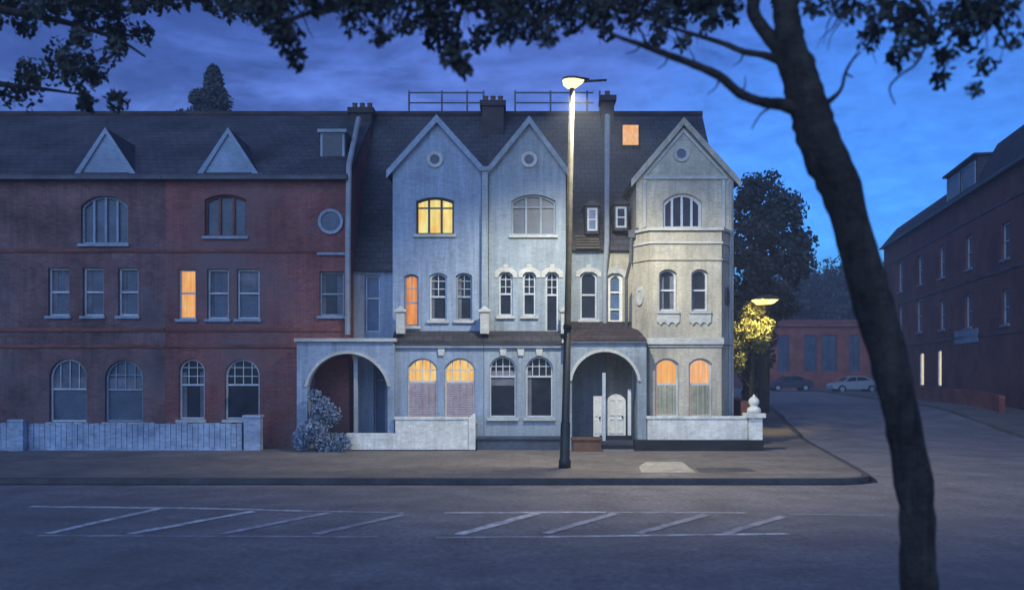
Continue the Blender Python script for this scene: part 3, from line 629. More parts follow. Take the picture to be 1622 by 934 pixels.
# ---- ground floors of C and D, projecting in front with a slate skirt roof
Yf = 27.0
def ground_floor(h, pxa, pxb, wallm, wins, zt=546):
    xa, xb = X(pxa, Yf), X(pxb, Yf); zt = Z(zt, Yf)
    holes = [win_px(h, *a, **k) for a, k in wins]
    m = MB().prism([(xa, 0), (xb, 0), (xb, zt), (xa, zt)], holes, Yf, Yf+.3); m.box(xa+.002, xb-.002, Yf+.302, 27.59, 0, zt-.01)
    m.build('ground_floor_wall', wallm, h)
    z2 = Z(524, 27.6)
    MB().prism([(Yf-.16, zt+.02), (Yf-.16, zt+.1), (27.6, z2), (27.6, zt+.02)], [], xa-.02, xb+.0, 'X').build('skirt_roof', 'slate2', h)
    MB().box(xa, xb, Yf-.1, Yf-.003, zt-.09, zt+.018).build('fascia', 'pipe', h)
    return xa, xb, zt
lit = dict(rail=.62, nx=3, ny=1, pane='lit_amber', frame='frame', lower='shutter', fw=.05)
ground_floor(hC, 622, 766, 'render_blue', [((645, 693, 567, 665, Yf, 16), lit), ((704, 753, 567, 665, Yf, 16), lit)])
dk = dict(rail=.67, nx=3, ny=1, pane='glass', frame='frame', fw=.055)
ground_floor(hD, 766.6, 892, 'render_grey', [((775, 818, 564, 661, Yf, 20), dk), ((833, 876, 564, 661, Yf, 20), dk)])
for h, xs_ in ((hC, (626, 642)), (hD, (759, 776)), (hD, (887, 901))):
    a, b = xs_; Y = 26.95
    p = MB().box(X(a, Y)+.03, X(b, Y)-.03, Y-.0, Y+.28, Z(528, Y), Z(494, Y)); p.box(X(a, Y)-.02, X(b, Y)+.02, Y-.05, Y+.33, Z(494, Y)+.002, Z(490, Y))
    p.prism([(X(a, Y)+.02, Z(490, Y)+.003), (X(b, Y)-.02, Z(490, Y)+.003), (X((a+b)/2, Y), Z(484, Y))], [], Y, Y+.28)
    p.build('balcony_pier', 'stone', h)
# decorative bosses between the ground windows
for h, px in ((hC, 699), (hD, 825), (hD, 797), (hD, 854)):
    MB().prism([(X(px-4, Yf), Z(563, Yf)), (X(px+4, Yf), Z(563, Yf)), (X(px+6, Yf), Z(549, Yf)), (X(px-6, Yf), Z(549, Yf))], [], Yf-.06, Yf-.003).build('keystone', 'stone', h)

# ---- bay of house E: front face with two splayed sides
YB = 27.15; ySide = YE
def bay_face(p0, p1, zlo, zhi, holes_wins, h, wallm, name):
    """a straight wall from p0 to p1 (x,y); windows given in u,z along it"""
    d = Vector((p1[0]-p0[0], p1[1]-p0[1])); Ln = d.length; d /= Ln; n = Vector((-d.y, d.x))
    T = lambda q: (p0[0]+d.x*q[0]+n.x*q[1], p0[1]+d.y*q[0]+n.y*q[1], q[2])
    m = MB().prism([(0, zlo), (Ln, zlo), (Ln, zhi), (0, zhi)], holes_wins, 0, .28); m.xf(T); return m
bx0, bx1 = X(1029, YB), X(1143, YB); sx0, sx1 = X(1001, YE), X(1157, YE)
bz_top = Z(366, YB)
wins = []
for (a, b, c, d_, rise, k) in ((1044, 1072, 426, 492, 7, dict(rail=.5, pane='glass', frame='frame', depth=.16)), (1095, 1122, 426, 492, 7, dict(rail=.5, pane='glass', frame='frame', depth=.16)),
     (1038, 1075, 567, 660, 9, dict(rail=.56, pane='lit_orange', frame='frame', lower='curtain')), (1091, 1128, 567, 660, 9, dict(rail=.56, pane='lit_peach', frame='frame', lower='curtain'))):
    wins.append(win_px(hE, a, b, c, d_, YB, rise, **k))
bw = MB().prism([(bx0, 0), (bx1, 0), (bx1, bz_top), (bx0, bz_top)], wins, YB, YB+.3)
# splayed flanks, solid behind
bw.prism([(bx0-.002, YB), (bx0-.002, YE-.002), (sx0, YE-.002)], [], 0, bz_top, 'Z'); bw.prism([(bx1+.002, YB), (sx1, YE-.002), (bx1+.002, YE-.002)], [], 0, bz_top, 'Z')
bw.box(bx0, bx1, YB+.302, YE-.002, 0, bz_top-.002)
bay = bw.build('bay_wall', 'render_cream', hE)
def bay_band(z0, z1, o, name, mt, par):
    pts_ = [(sx0-o, YE-.004), (bx0-o*.5, YB-o), (bx1+o*.5, YB-o), (sx1+o, YE-.004)]
    return MB().prism(pts_, [], z0, z1, 'Z').build(name, mt, par)
zc = lambda py: Z(py, YB)
bay_band(zc(365.5)+.003, zc(361), .10, 'parapet_coping', 'stone', hE)
def ring_band(z0, z1, o, name, mt):
    outer = [(sx0-o, YE-.004), (bx0-o*.5, YB-o), (bx1+o*.5, YB-o), (sx1+o, YE-.004)]
    e = .003; inner = [(sx1+e, YE-.004), (bx1+e*.5, YB-e), (bx0-e*.5, YB-e), (sx0-e, YE-.004)]
    MB().prism(outer+inner, [], z0, z1, 'Z').build(name, mt, hE)
ring_band(zc(386), zc(383), .06, 'string_course', 'stone')
ring_band(zc(412), zc(410), .05, 'string_course', 'render_cream')
ring_band(zc(545), zc(535), .10, 'cornice', 'stone')
ring_band(zc(549), zc(547), .05, 'string_course', 'stone')
for (a, b) in ((1040, 1076), (1091, 1126)):
    z0, z1 = Z(515, YB), Z(497, YB); x0, x1 = X(a, YB), X(b, YB); n = 12; pts_ = [(x0, z1), (x0, z0+.1)]
    for i in range(1, n): pts_.append((x0+(x1-x0)*i/n, z0 + .1*abs(math.cos(i*math.pi*3/n))))
    pts_ += [(x1, z0+.1), (x1, z1)]
    MB().prism(pts_[::-1], [], YB-.05, YB-.003).build('sill_apron', 'stone', hE)
# round plaques on the splays
def splay_plaque(sgn):
    if sgn < 0: a, b = Vector((sx0, YE)), Vector((bx0, YB))
    else: a, b = Vector((bx1, YB)), Vector((sx1, YE))
    c = (a+b)/2; d = (b-a).normalized(); n = Vector((d.y, -d.x)); z = Z(469, 27.5); vs = []; N_ = 20
    m = MB()
    for r, off in ((.22, .005), (.22, .06), (.13, .06), (.13, .03)):
        for k in range(N_):
            t = 2*math.pi*k/N_; p = c + d*math.cos(t)*r*.85 + n*off; m.v.append((p.x, p.y, z+math.sin(t)*r*1.3))
    for j in range(3):
        for k in range(N_): m.f.append([j*N_+k, j*N_+(k+1)%N_, (j+1)*N_+(k+1)%N_, (j+1)*N_+k])
    m.f.append([3*N_+k for k in range(N_)])
    m.build('round_plaque', 'stone' if sgn < 0 else 'pipe_dark', hE)
splay_plaque(-1); splay_plaque(1)

# ---- chimneys: parts of the houses they stand on
def chimney(h, px, wpx, pyt, Y=32.6, pots=3):
    x = X(px, Y); w_ = wpx/F*Y/2; zt = Z(pyt, Y)
    m = MB().box(x-w_, x+w_, Y-.35, Y+.35, 10.0, zt-.2); m.box(x-w_-.08, x+w_+.08, Y-.43, Y+.43, zt-.198, zt)
    c = m.build('chimney', 'chimney', h)
    for i in range(pots):
        xx = x + (i-(pots-1)/2)*w_*1.3*2/max(pots, 1)*.8
        MB().lathe(xx, Y, [(.11, zt+.003), (.12, zt+.08), (.09, zt+.12), (.09, zt+.22), (.11, zt+.25)], 10).build('chimney_pot', 'terracotta', c)
chimney(hB, 574, 34, 175, pots=3); chimney(hD, 781, 34, 164, pots=3); chimney(hE, 962, 18, 156, pots=1)

# ---- roof railing seen against the sky
rt = thing('roof_railing', 'thin dark metal railing standing along the roof ridge against the sky', 'railing', (X(795, 34), 34, RIDGE_Z-1))
Yq = 34.0
def rail_run(a, b, posts):
    m = MB()
    for py in (147, 163): m.tube([(X(a, Yq), Yq, Z(py, Yq)), (X(b, Yq), Yq, Z(py, Yq))], [.03, .03], 6)
    m.build('rail', 'rail', rt)
    for px in posts: MB().box(X(px, Yq)-.035, X(px, Yq)+.035, Yq-.035, Yq+.035, RIDGE_Z-1, Z(144, Yq)).build('post', 'rail', rt)
rail_run(648, 767, (648, 700, 740, 766)); rail_run(815, 940, (816, 872, 930, 950))

# ------------------------------------------------------------------ arched porches
def porch(label, px0, px1, a0, a1, atop, rise, Y, top, wallm, Yb, arch_base=700):
    t = thing('entrance_porch', label, 'porch', (X((px0+px1)/2, Y), Y, KERB))
    x0, x1 = X(px0, Y), X(px1, Y); z1 = Z(top, Y)
    hole = arch(X(a0, Y), X(a1, Y), .14, Z(atop, Y), rise/F*Y, n=20)
    m = MB().prism([(x0, .10), (x1, .10), (x1, z1), (x0, z1)], [hole], Y, Y+.3)
    m.box(x0, x0+.22, Y+.302, Yb-.003, .1, z1); m.box(x1-.22, x1, Y+.302, Yb-.003, .1, z1)
    m.build('porch_wall', wallm, t)
    MB().box(x0-.06, x1+.06, Y-.10, Yb-.003, z1+.003, z1+.10).build('roof_slab', 'stone', t)
    # moulded arch rim
    rim = []
    a = arch(X(a0, Y)-.09, X(a1, Y)+.09, .14, Z(atop, Y)+.09, rise/F*Y+.09, n=20)[2:]; b = arch(X(a0, Y)-.003, X(a1, Y)+.003, .14, Z(atop, Y)+.003, rise/F*Y, n=20)[2:]
    MB().prism(a + b[::-1], [], Y-.05, Y-.003).build('arch_moulding', 'stone', t)
    return t
p1 = porch('pale arched porch beside the red brick house, a pale shrub before its left side', 470, 624, 487, 614, 560, 52, 26.6, 541, 'render_blue', 27.98)
MB().box(X(563, 26.9)-.06, X(563, 26.9)+.06, 26.95, 27.07, .12, Z(541, 26.6)-.003).build('post', 'pipe', p1)
p2 = porch('pale arched porch right of the tall street lamp under a dark tiled canopy', 893, 1024, 906, 1010, 557, 46, 26.6, 543, 'render_grey', 27.88)
MB().box(X(957, 26.9)-.05, X(957, 26.9)+.05, 26.95, 27.05, .3, Z(590, 26.9)).build('post', 'frame', p2)
# doors in the back of the right porch
Yd = 27.45
def door(par, px0, px1, py0, py1, mt, rise=6):
    x0, x1, z0, z1 = X(px0, Yd), X(px1, Yd), Z(py1, Yd), Z(py0, Yd)
    d = MB().prism(arch(x0, x1, z0, z1, rise/F*Yd), [], Yd, Yd+.07)
    w_ = (x1-x0); 
    for (u0, u1, v0, v1) in ((.14, .45, .08, .42), (.55, .86, .08, .42), (.14, .45, .5, .88), (.55, .86, .5, .88)):
        a, b, c, e = x0+w_*u0, x0+w_*u1, z0+(z1-z0)*v0, z0+(z1-z0)*v1
        d.prism([(a, c), (b, c), (b, e), (a, e)], [[(a+.03, c+.03), (b-.03, c+.03), (b-.03, e-.03), (a+.03, e-.03)]], Yd-.02, Yd-.002)
    o = d.build('door', mt, par)
    MB().lathe(0, 0, [(.02, -.02), (.035, 0), (.02, .02)], 10).xf(lambda q: (x1-.1+q[0], Yd-.05+q[2], (z0+z1)/2-.05+q[1])).build('handle', 'metal_dark', o)
door(p2, 961, 991, 624, 691, 'door_white', 10); door(p2, 940, 955, 627, 691, 'door_white', 0)
MB().box(X(994, 27.4), X(999, 27.4), 27.3, 27.42, .52, Z(616, 27.4)).build('post', 'white', p2)
# steps up to the doors
stp = thing('doorstep', 'dark stone steps up to the white doors inside the right-hand arched porch', 'steps', (X(972, 27.2), 27.2, KERB))
for i in range(3): MB().box(X(952, 27), X(1003, 27), 26.66+i*.25, 27.44, .12+i*.13+.003*(i > 0), .12+(i+1)*.13).build('step', 'plinth' if i % 2 == 0 else 'plinth_blue', stp)
pb = thing('brick_planter', 'low brown brick planter at the foot of the right-hand porch beside the lamp post', 'planter', (X(930, 26.6), 26.4, KERB))
MB().prism([(X(907, 26.4), .12), (X(951, 26.4), .12), (X(951, 26.4), .46), (X(907, 26.4), .46)], [], 26.15, 26.55).build('box', 'terracotta', pb)
MB().box(X(905, 26.4), X(953, 26.4), 26.11, 26.59, .463, .52).build('rim', 'terracotta', pb)
zc0, zc1 = Z(541, 26.5), Z(509, 28.7); xa_, xb_ = X(895, 26.5), X(1024, 26.5)
cn_ = MB().add([(xa_, 26.46, zc0+.02), (xb_, 26.46, zc0+.02), (xb_-.05, 28.75, zc0+.02), (xa_, 28.75, zc0+.02), (xa_+.02, 26.46, zc0+.07), (xb_, 26.46, zc0+.07), (X(1000, 28.7), 28.75, zc1), (xa_+.1, 28.75, zc1), (xb_-.05, 28.75, zc0+.07)],
    [(0,3,2,1), (0,1,5,4), (4,5,6,7), (0,4,7,3), (1,2,8,5), (5,8,6), (2,3,7,6,8)])
cn_.build('tiled_canopy', 'canopy_tile', p2)
# planting in the dark of the left porch
sg = leaves([((X(477+i*8, 26.2), 26.2+.15*math.cos(i), .35+.42*max(0, math.sin(i*.55+.3))), .34, 520) for i in range(9)] +
            [((X(505+i*7, 26.3), 26.35, 1.25+.25*math.sin(i*2)), .30, 380) for i in range(4)] + [((X(498, 26.3), 26.3, 1.75), .22, 200)], .05, 9)
sh = thing('pale_shrub', 'loose pale blue-grey shrub growing up in front of the left arched porch', 'shrub', (X(510, 26.2), 26.2, KERB))
sg.build('foliage', 'leaf_pale', sh, fix=False)
st_ = MB(); rg = random.Random(4)
for i in range(7): st_.tube([(X(500+i*6, 26.2), 26.25, .1), (X(490+i*8, 26.2), 26.25, .8), (X(492+i*7, 26.2), 26.3, 1.5)], [.02, .015, .008], 5)
st_.build('stem', 'bark', sh)

# ------------------------------------------------------------------ garden walls
YW = 26.45
gw = thing('white_garden_wall', 'white garden wall on a black plinth in front of the end house bay', 'garden wall', (X(1105, YW), YW, KERB))
MB().box(X(1026, YW), X(1184, YW), YW, YW+.24, Z(696, YW), Z(663, YW)).build('wall', 'wall_white', gw)
MB().box(X(1024, YW), X(1184, YW), YW-.03, YW+.27, Z(663, YW)+.003, Z(659, YW)).build('coping', 'wall_white', gw)
MB().box(X(1005, YW), X(1208, YW), YW-.10, YW+.3, .1, Z(696, YW)-.003).build('plinth', 'plinth', gw)
gp_ = thing('gate_pillar', 'white pillar with a ball finial at the corner end of the white garden wall', 'pillar', (X(1196, YW), YW, Z(700, YW)))
px_ = X(1196, YW); MB().box(px_-.20, px_+.20, YW-.08, YW+.32, Z(696, YW), Z(661, YW)).build('shaft', 'wall_white', gp_)
MB().box(px_-.28, px_+.28, YW-.16, YW+.40, Z(661, YW)+.003, Z(654, YW)).build('cap', 'wall_white', gp_)
zb_ = Z(654, YW)+.003
MB().lathe(px_, YW+.12, [(.20, zb_), (.21, zb_+.10), (.17, zb_+.16), (.10, zb_+.20), (.13, zb_+.24), (.165, zb_+.30), (.16, zb_+.38), (.11, zb_+.45), (.04, zb_+.50), (.02, zb_+.55)], 18).build('ball_finial', 'wall_white', gp_, smooth=True)
g2 = thing('stepped_garden_wall', 'white garden wall stepping down to the left, below the two amber lit arched windows', 'garden wall', (X(650, 26.6), 26.5, KERB))
Y2 = 26.45
MB().box(X(548, Y2), X(626, Y2), Y2, Y2+.24, .15, Z(686, Y2)).build('low_wall', 'wall_white', g2)
MB().box(X(626.2, Y2), X(742, Y2), Y2, Y2+.24, .15, Z(664, Y2)).build('high_wall', 'wall_white', g2)
MB().box(X(624, Y2), X(742, Y2), Y2-.03, Y2+.27, Z(664, Y2)+.003, Z(660, Y2)).build('coping', 'wall_white', g2)
MB().prism([(X(742.4, Y2), .15), (X(753, Y2), .15), (X(753, Y2), Z(655, Y2)), (X(748, Y2), Z(656, Y2)), (X(742.4, Y2), Z(661, Y2))], [], Y2-.05, Y2+.4).build('end_pier', 'wall_white', g2)
MB().box(X(546, Y2), X(755, Y2), Y2-.06, Y2+.42, .1, .147).build('plinth', 'plinth', g2)  # thin black strip drawn as the shadow line under the white wall
g3 = thing('dark_plinth_wall', 'low slate-blue plinth along the foot of the grey house left of the lamp post', 'plinth', (X(820, 26.6), 26.6, KERB))
MB().box(X(756, 26.7), X(890, 26.7), 26.65, 26.98, .1, Z(695, 26.7)).build('plinth', 'plinth_blue', g3)
MB().box(X(755, 26.7), X(892, 26.7), 26.60, 26.99, Z(695, 26.7)+.003, Z(691, 26.7)).build('coping', 'plinth_blue', g3)
YL = 26.6
g4 = thing('pale_board_wall', 'long pale blue boarded garden wall with end piers in front of the brick houses', 'garden wall', (X(215, YL), YL, KERB))
bd = MB(); rg = random.Random(3); x = X(-120, YL)
while x < X(384, YL)-.1:
    bd.box(x, x+.15, YL+rg.uniform(-.008, .008), YL+.1, .16, Z(670, YL)+rg.uniform(-.02, .02)); x += .165
bd.build('boards', 'wall_pale', g4)
MB().box(X(-120, YL), X(384, YL), YL+.102, YL+.2, .12, Z(674, YL)).build('backing_wall', 'plinth_blue', g4)
MB().box(X(-120, YL), X(384, YL), YL-.04, YL+.22, .1, .158).build('plinth', 'wall_pale', g4)
for a, b, t in ((386, 412, 657), (14, 36, 664)):
    Yp = YL-.05
    if a < 100: Yp = YL-.28
    MB().box(X(a, Yp), X(b, Yp), Yp, Yp+(.3 if a > 100 else .23), .1, Z(t+4, Yp)).build('pier', 'wall_pale', g4)
    MB().box(X(a-1.5, Yp), X(b+1.5, Yp), Yp-.04, Yp+(.34 if a > 100 else .235), Z(t+4, Yp)+.003, Z(t, Yp)).build('pier_cap', 'wall_pale', g4)
# dark brick wall along the side street behind the corner pillar
sw = thing('side_garden_wall', 'dark brick wall running back along the side street behind the white corner pillar', 'wall', (8.2, 30, 0))
m = MB()
for i in range(8):
    y0 = 28.0+i*2.2; y1 = y0+2.2; xa_, xb_ = 7.25+(y0-28)*.15, 7.25+(y1-28)*.15; h0, h1 = G(y0)+1.55, G(y1)+1.55
    m.add([(xa_, y0, 0), (xb_, y1, 0), (xb_+.24, y1, 0), (xa_+.24, y0, 0), (xa_, y0, h0), (xb_, y1, h1), (xb_+.24, y1, h1), (xa_+.24, y0, h0)],
          [(0,3,2,1),(4,5,6,7),(0,1,5,4),(2,3,7,6)] + ([(3,0,4,7)] if i == 0 else []) + ([(1,2,6,5)] if i == 7 else []))
m.build('wall', 'brick_side', sw)

# ------------------------------------------------------------------ street lamps
LY = 21.7
lp = thing('street_lamp', 'tall lit street lamp, lamplight toned into its lighter upper shaft, on the front pavement', 'street lamp', (X(894, LY), LY, KERB))
xb, xt = X(894.5, LY), X(906, LY); zt = Z(140, LY); zs = Z(520, LY); xs_ = xb + (xt-xb)*(zs/zt)
MB().tube([(xb, LY, .12), (xb, LY, .3), (xb, LY, .34), (xb+(xt-xb)*.1, LY, 1.2), (xb+(xt-xb)*.12, LY, 1.25), (xs_, LY, zs), ], [.15, .15, .125, .12, .10, .088], 16).build('lower_post', 'metal_dark', lp, smooth=True)
MB().tube([(xs_, LY, zs-.02), (xs_, LY, zs+.08), (xs_, LY, zs+.1), (xt, LY, zt)], [.105, .105, .082, .06], 16).build('upper_shaft', 'shaft', lp, smooth=True)  # lighter tone than the lower post: lamplight on the pole put into colour
hz = Z(131, LY)
arm = MB().tube([(xt, LY, zt-.1), (xt+.02, LY, zt+.08), (xt+.12, LY, zt+.16), (xt+.85, LY, zt+.20)], [.055, .05, .035, .03], 10); arm.build('arm', 'metal_pale', lp, smooth=True)
hd = MB()  # lantern housing: rounded shell
sec = [(-.24, .02, .02), (-.20, .10, .09), (-.10, .15, .13), (.08, .15, .13), (.24, .09, .09), (.42, .04, .05)]
for (dx, w_, h_) in sec:
    for k in range(12):
        t = 2*math.pi*k/12; zz = math.sin(t); hd.v.append((xt+dx, LY+math.cos(t)*w_, hz+.08+(zz*h_*.55 if zz > 0 else zz*.02)))
for i in range(len(sec)-1):
    for k in range(12): hd.f.append([i*12+k, i*12+(k+1) % 12, (i+1)*12+(k+1) % 12, (i+1)*12+k])
hd.f += [list(range(12)), [60+k for k in range(12)]]
head = hd.build('lamp_head', 'metal_pale', lp, smooth=True)
lb = MB()
sec = [(-.23, .03), (-.20, .11), (-.10, .17), (.06, .17), (.17, .11), (.30, .03)]
for (dx, w_) in sec:
    for k in range(12):
        t = 2*math.pi*k/12; zz = math.sin(t); lb.v.append((xt+dx, LY+math.cos(t)*w_, hz+.055+(zz*w_*1.25 if zz < 0 else zz*.003)))
for i in range(len(sec)-1):
    for k in range(12): lb.f.append([i*12+k, i*12+(k+1) % 12, (i+1)*12+(k+1) % 12, (i+1)*12+k])
lb.f += [list(range(12)), [60+k for k in range(12)]]
lb.build('lens', 'lamp_glow', head, smooth=True)
def spot(loc, energy, color, cone, blend, size, aim=(0, 0, -1)):
    l = bpy.data.lights.new('lamp_light', 'SPOT'); l.energy = energy; l.color = color; l.spot_size = R(cone); l.spot_blend = blend; l.shadow_soft_size = size
    o = bpy.data.objects.new('lamp_light', l); COL.objects.link(o); o.location = loc
    o.rotation_euler = Vector(aim).to_track_quat('-Z', 'Y').to_euler(); return o
LAMP_W = 3300
spot((xt+.10, LY+.10, hz-.20), LAMP_W, (1.0, 0.90, 0.66), 138, .6, .12, (0.12, .26, -1))

# second lamp on the side street, half buried in a small tree
L2 = 33.2; lx = X(1207, L2); lz = Z(476, L2)
l2 = thing('side_street_lamp', 'small amber lit street lamp glowing above the yellow leafy tree beside the end house', 'street lamp', (lx, L2, G(L2)))
MB().tube([(lx, L2+1.2, G(L2)), (lx, L2+1.2, G(L2)+1), (lx, L2+1.2, lz-.3), (lx, L2+1.05, lz+.1), (lx, L2+.4, lz+.16), (lx, L2-.2, lz+.12)], [.07, .05, .045, .04, .03, .03], 10).build('post', 'metal_dark', l2)
h2 = MB().prism([(lx-.45, lz), (lx-.3, lz+.12), (lx+.1, lz+.17), (lx+.4, lz+.08), (lx+.5, lz)], [], L2-.75, L2+.1).build('lamp_head', 'metal_pale', l2)
MB().prism([(lx-.42, lz-.003), (lx+.46, lz-.003), (lx+.28, lz-.14), (lx-.2, lz-.16)], [], L2-.55, L2-.05).build('lens', 'lamp_amber', h2)
spot((lx-.12, L2-.75, lz-.02), 760, (1.0, .80, .32), 120, .7, .1, (-.35, .85, -1))
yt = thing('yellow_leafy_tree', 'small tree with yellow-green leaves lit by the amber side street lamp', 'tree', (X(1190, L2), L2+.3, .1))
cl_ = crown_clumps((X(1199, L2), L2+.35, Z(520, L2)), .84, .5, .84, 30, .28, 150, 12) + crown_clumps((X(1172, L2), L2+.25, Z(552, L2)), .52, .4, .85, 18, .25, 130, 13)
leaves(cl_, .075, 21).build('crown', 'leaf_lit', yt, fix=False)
tr = MB(); bx_, by_ = X(1190, L2), L2+.3
tr.tube([(bx_, by_, .1), (bx_+.05, by_, 1.6), (bx_+.1, by_, 3.0), (bx_+.2, by_, 4.3)], [.09, .07, .05, .02], 8)
for dx, dz in ((-.6, 3.4), (.6, 4.3), (-.4, 4.4), (-.5, 2.8)): tr.tube([(bx_+.05, by_, dz-1.0), (bx_+dx*.5, by_+.1, dz-.4), (bx_+dx, by_, dz)], [.035, .025, .01], 6)
tr.build('trunk', 'bark', yt)

# ------------------------------------------------------------------ brick building across the side street
d_ = Vector((.2, 1)).normalized(); n_ = Vector((d_.y, -d_.x)); O = Vector((15.6+.2*32, 32.0)); GZ = .68
def FT(q): return (O.x + d_.x*q[0] + n_.x*q[1], O.y + d_.y*q[0] + n_.y*q[1], q[2])
def uz(px, py):
    t = (px-CX)/F; Y = 15.6/(t-.2); return (Y-32)/d_.y, Z(py, Y)
fb = thing('corner_brick_building', 'dark brick four-storey building across the side street with two tall lit openings', 'building', (O.x, O.y, GZ))
U1 = uz(1400, 300)[0]; WT = 12.3; holes = []
def fwin(px0, px1, py0, py1, **k):
    u0 = uz(px1, 0)[0]; u1 = uz(px0, 0)[0]; c = (px0+px1)/2; z1 = uz(c, py0)[1]; z0 = uz(c, py1)[1]
    hgt = z1-z0; wd = max(1.0, min(u1-u0, hgt*.66)); cu = (u0+u1)/2
    holes.append(window(fb, cu-wd/2, cu+wd/2, z0, z1, 0, T=FT, **k))
wk = dict(rail=.5, pane='glass_dull', frame='frame', sill='frame_dull', fw=.09, mull=0)
for a in ((1420, 1433, 414, 462), (1449, 1466, 404, 451), (1483, 1501, 389, 440), (1524, 1546, 373, 426), (1580, 1606, 352, 410),
          (1421, 1432, 482, 523), (1447, 1465, 473, 526), (1483, 1502, 474, 522), (1523, 1545, 466, 519), (1580, 1606, 458, 514)): fwin(*a, **wk)
for a in ((1455, 1465, 558, 611), (1482, 1494, 554, 612)):
    u0 = uz(a[1], 0)[0]; u1 = uz(a[0], 0)[0]; c = (a[0]+a[1])/2; z1 = uz(c, a[2])[1]; z0 = uz(c, a[3])[1]; wd = .95 if a[0] > 1460 else 1.15; cu = (u0+u1)/2
    holes.append(window(fb, cu-wd/2, cu+wd/2, z0, z1, 0, T=FT, rail=0, pane='lit_pale', frame='frame', sill=False, fw=.08, mull=0, depth=.05))
m = MB().prism([(-8, 0), (U1, 0), (U1, WT), (-8, WT)], holes, 0, .3); m.box(-8, U1, .302, 11, 0, WT-.01); m.xf(FT).build('wall', 'brick_side', fb)
# mansard roof, taller over the near part
um = uz(1548, 0)[0]
def mans(u0, u1, zt_): return MB().prism([(-.25, WT-.0), (-.25, WT+.12), (1.0, zt_), (10.0, zt_), (11.2, WT)], [], u0, u1, 'X').xf(FT)
mans(um+.003, U1+.2, 13.95).build('mansard_roof', 'slate2', fb); mans(-8.2, um, 14.75).build('mansard_roof', 'slate2', fb)
ud0, ud1 = uz(1545, 0)[0], uz(1497, 0)[0]
dz0, dz1 = 12.35, 14.25
dd = MB().box(ud0, ud1, .1, 3.5, dz0, dz1).xf(FT).build('dormer', 'slate', fb)
MB().box(ud0-.15, ud1+.15, -.12, 3.5, dz1+.003, dz1+.13).xf(FT).build('dormer_roof', 'slate2', dd)
for k in range(2):
    a = ud0+(ud1-ud0)*(k+.08)/2; b = ud0+(ud1-ud0)*(k+.92)/2
    MB().prism(arch(a, b, dz0+.25, dz1-.2, 0), [arch(a, b, dz0+.25, dz1-.2, 0, ins=.12)], .03, .097).xf(FT).build('window_frame', 'frame_dull', dd)
    MB().box(a+.1, b-.1, .06, .092, dz0+.35, dz1-.3).xf(FT).build('pane', 'glass_dull', dd)
MB().box(-8, U1+.1, -.33, -.252, WT-.05, WT+.1).xf(FT).build('gutter', 'pipe_dark', fb)
us0, zs0 = uz(1550, 541); us1, zs1 = uz(1513, 526)
MB().box(us0, us1, -.05, -.003, zs0, zs0+.75).xf(FT).build('pale_plaque', 'frame_dull', fb)
for zz in (4.45, 7.55, 10.9): MB().box(-8, U1, -.05, -.003, zz-.08, zz+.08).xf(FT).build('string_course', 'brick', fb)
rwl = thing('red_garden_wall', 'low bright red brick wall along the foot of the dark brick corner building', 'garden wall', (O.x-1.3, O.y, GZ))
u0 = uz(1640, 0)[0]; u1 = uz(1452, 0)[0]
mw = MB(); nseg = 14
for i in range(nseg):
    a = u0+(u1-u0)*i/nseg; b = u0+(u1-u0)*(i+1)/nseg; g0, g1 = G(32+a*.98)+.1, G(32+b*.98)+.1
    mw.add([FT(q) for q in ((a, -1.5, g0-.3), (b, -1.5, g1-.3), (b, -1.25, g1-.3), (a, -1.25, g0-.3), (a, -1.5, g0+.8), (b, -1.5, g1+.8), (b, -1.25, g1+.8), (a, -1.25, g0+.8))],
           [(0,1,5,4),(2,3,7,6),(4,5,6,7)] + ([(0,3,7,4)] if i == 0 else []) + ([(1,2,6,5)] if i == nseg-1 else []))
mw.build('wall', 'brick_red', rwl)

# ------------------------------------------------------------------ far end of the side street
YF_ = 92.0
lowb = thing('low_red_building', 'low red brick building closing the far end of the side street', 'building', (X(1310, YF_), YF_, .7))
xa, xb = X(1203, YF_), X(1500, YF_); zt_ = Z(517, YF_); holes = []
for a, b in ((1232, 1250), (1274, 1294), (1302, 1326), (1345, 1362), (1378, 1398)):
    holes.append(window(lowb, X(a, YF_), X(b, YF_), Z(588, YF_), Z(530, YF_), YF_, rail=.5, mull=1, pane='glass_dull', frame='glass_dull', fw=.14, sill=False))
m = MB().prism([(xa, 0), (xb, 0), (xb, zt_), (xa, zt_)], holes, YF_, YF_+.4); m.box(xa, xb, YF_+.402, YF_+12, 0, zt_-.02); m.build('wall', 'brick_red', lowb)
MB().prism([(YF_-.3, zt_+.003), (YF_-.3, zt_+.25), (YF_+3, zt_+.9), (YF_+12.3, zt_+.25), (YF_+12.3, zt_+.003)], [], xa-.3, xb+.3, 'X').build('roof', 'brick_red', lowb)

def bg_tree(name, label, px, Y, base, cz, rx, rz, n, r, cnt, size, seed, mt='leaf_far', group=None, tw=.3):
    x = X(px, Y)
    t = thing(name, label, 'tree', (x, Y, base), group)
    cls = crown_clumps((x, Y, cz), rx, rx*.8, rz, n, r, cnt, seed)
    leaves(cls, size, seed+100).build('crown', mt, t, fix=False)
    tr = MB().tube([(x, Y, base-.2), (x+.1, Y, base+(cz-base)*.4), (x, Y, cz), (x-.1, Y, cz+rz*.7)], [tw, tw*.75, tw*.5, tw*.12], 9)
    rg = random.Random(seed)
    for c, rr, _ in cls[:9]:
        s = Vector((x, Y, base+(cz-base)*rg.uniform(.45, 1))); e = Vector(c); mid = (s+e)/2+Vector((0, 0, .1)); tr.tube([s, mid, e], [tw*.3, tw*.18, tw*.06], 6)
    tr.build('trunk', 'bark', t); return t
bg_tree('bushy_tree', 'tall dark bushy tree rising right behind the end house', 1208, 40, .5, 7.9, 1.95, 3.4, 80, .62, 210, .12, 31)
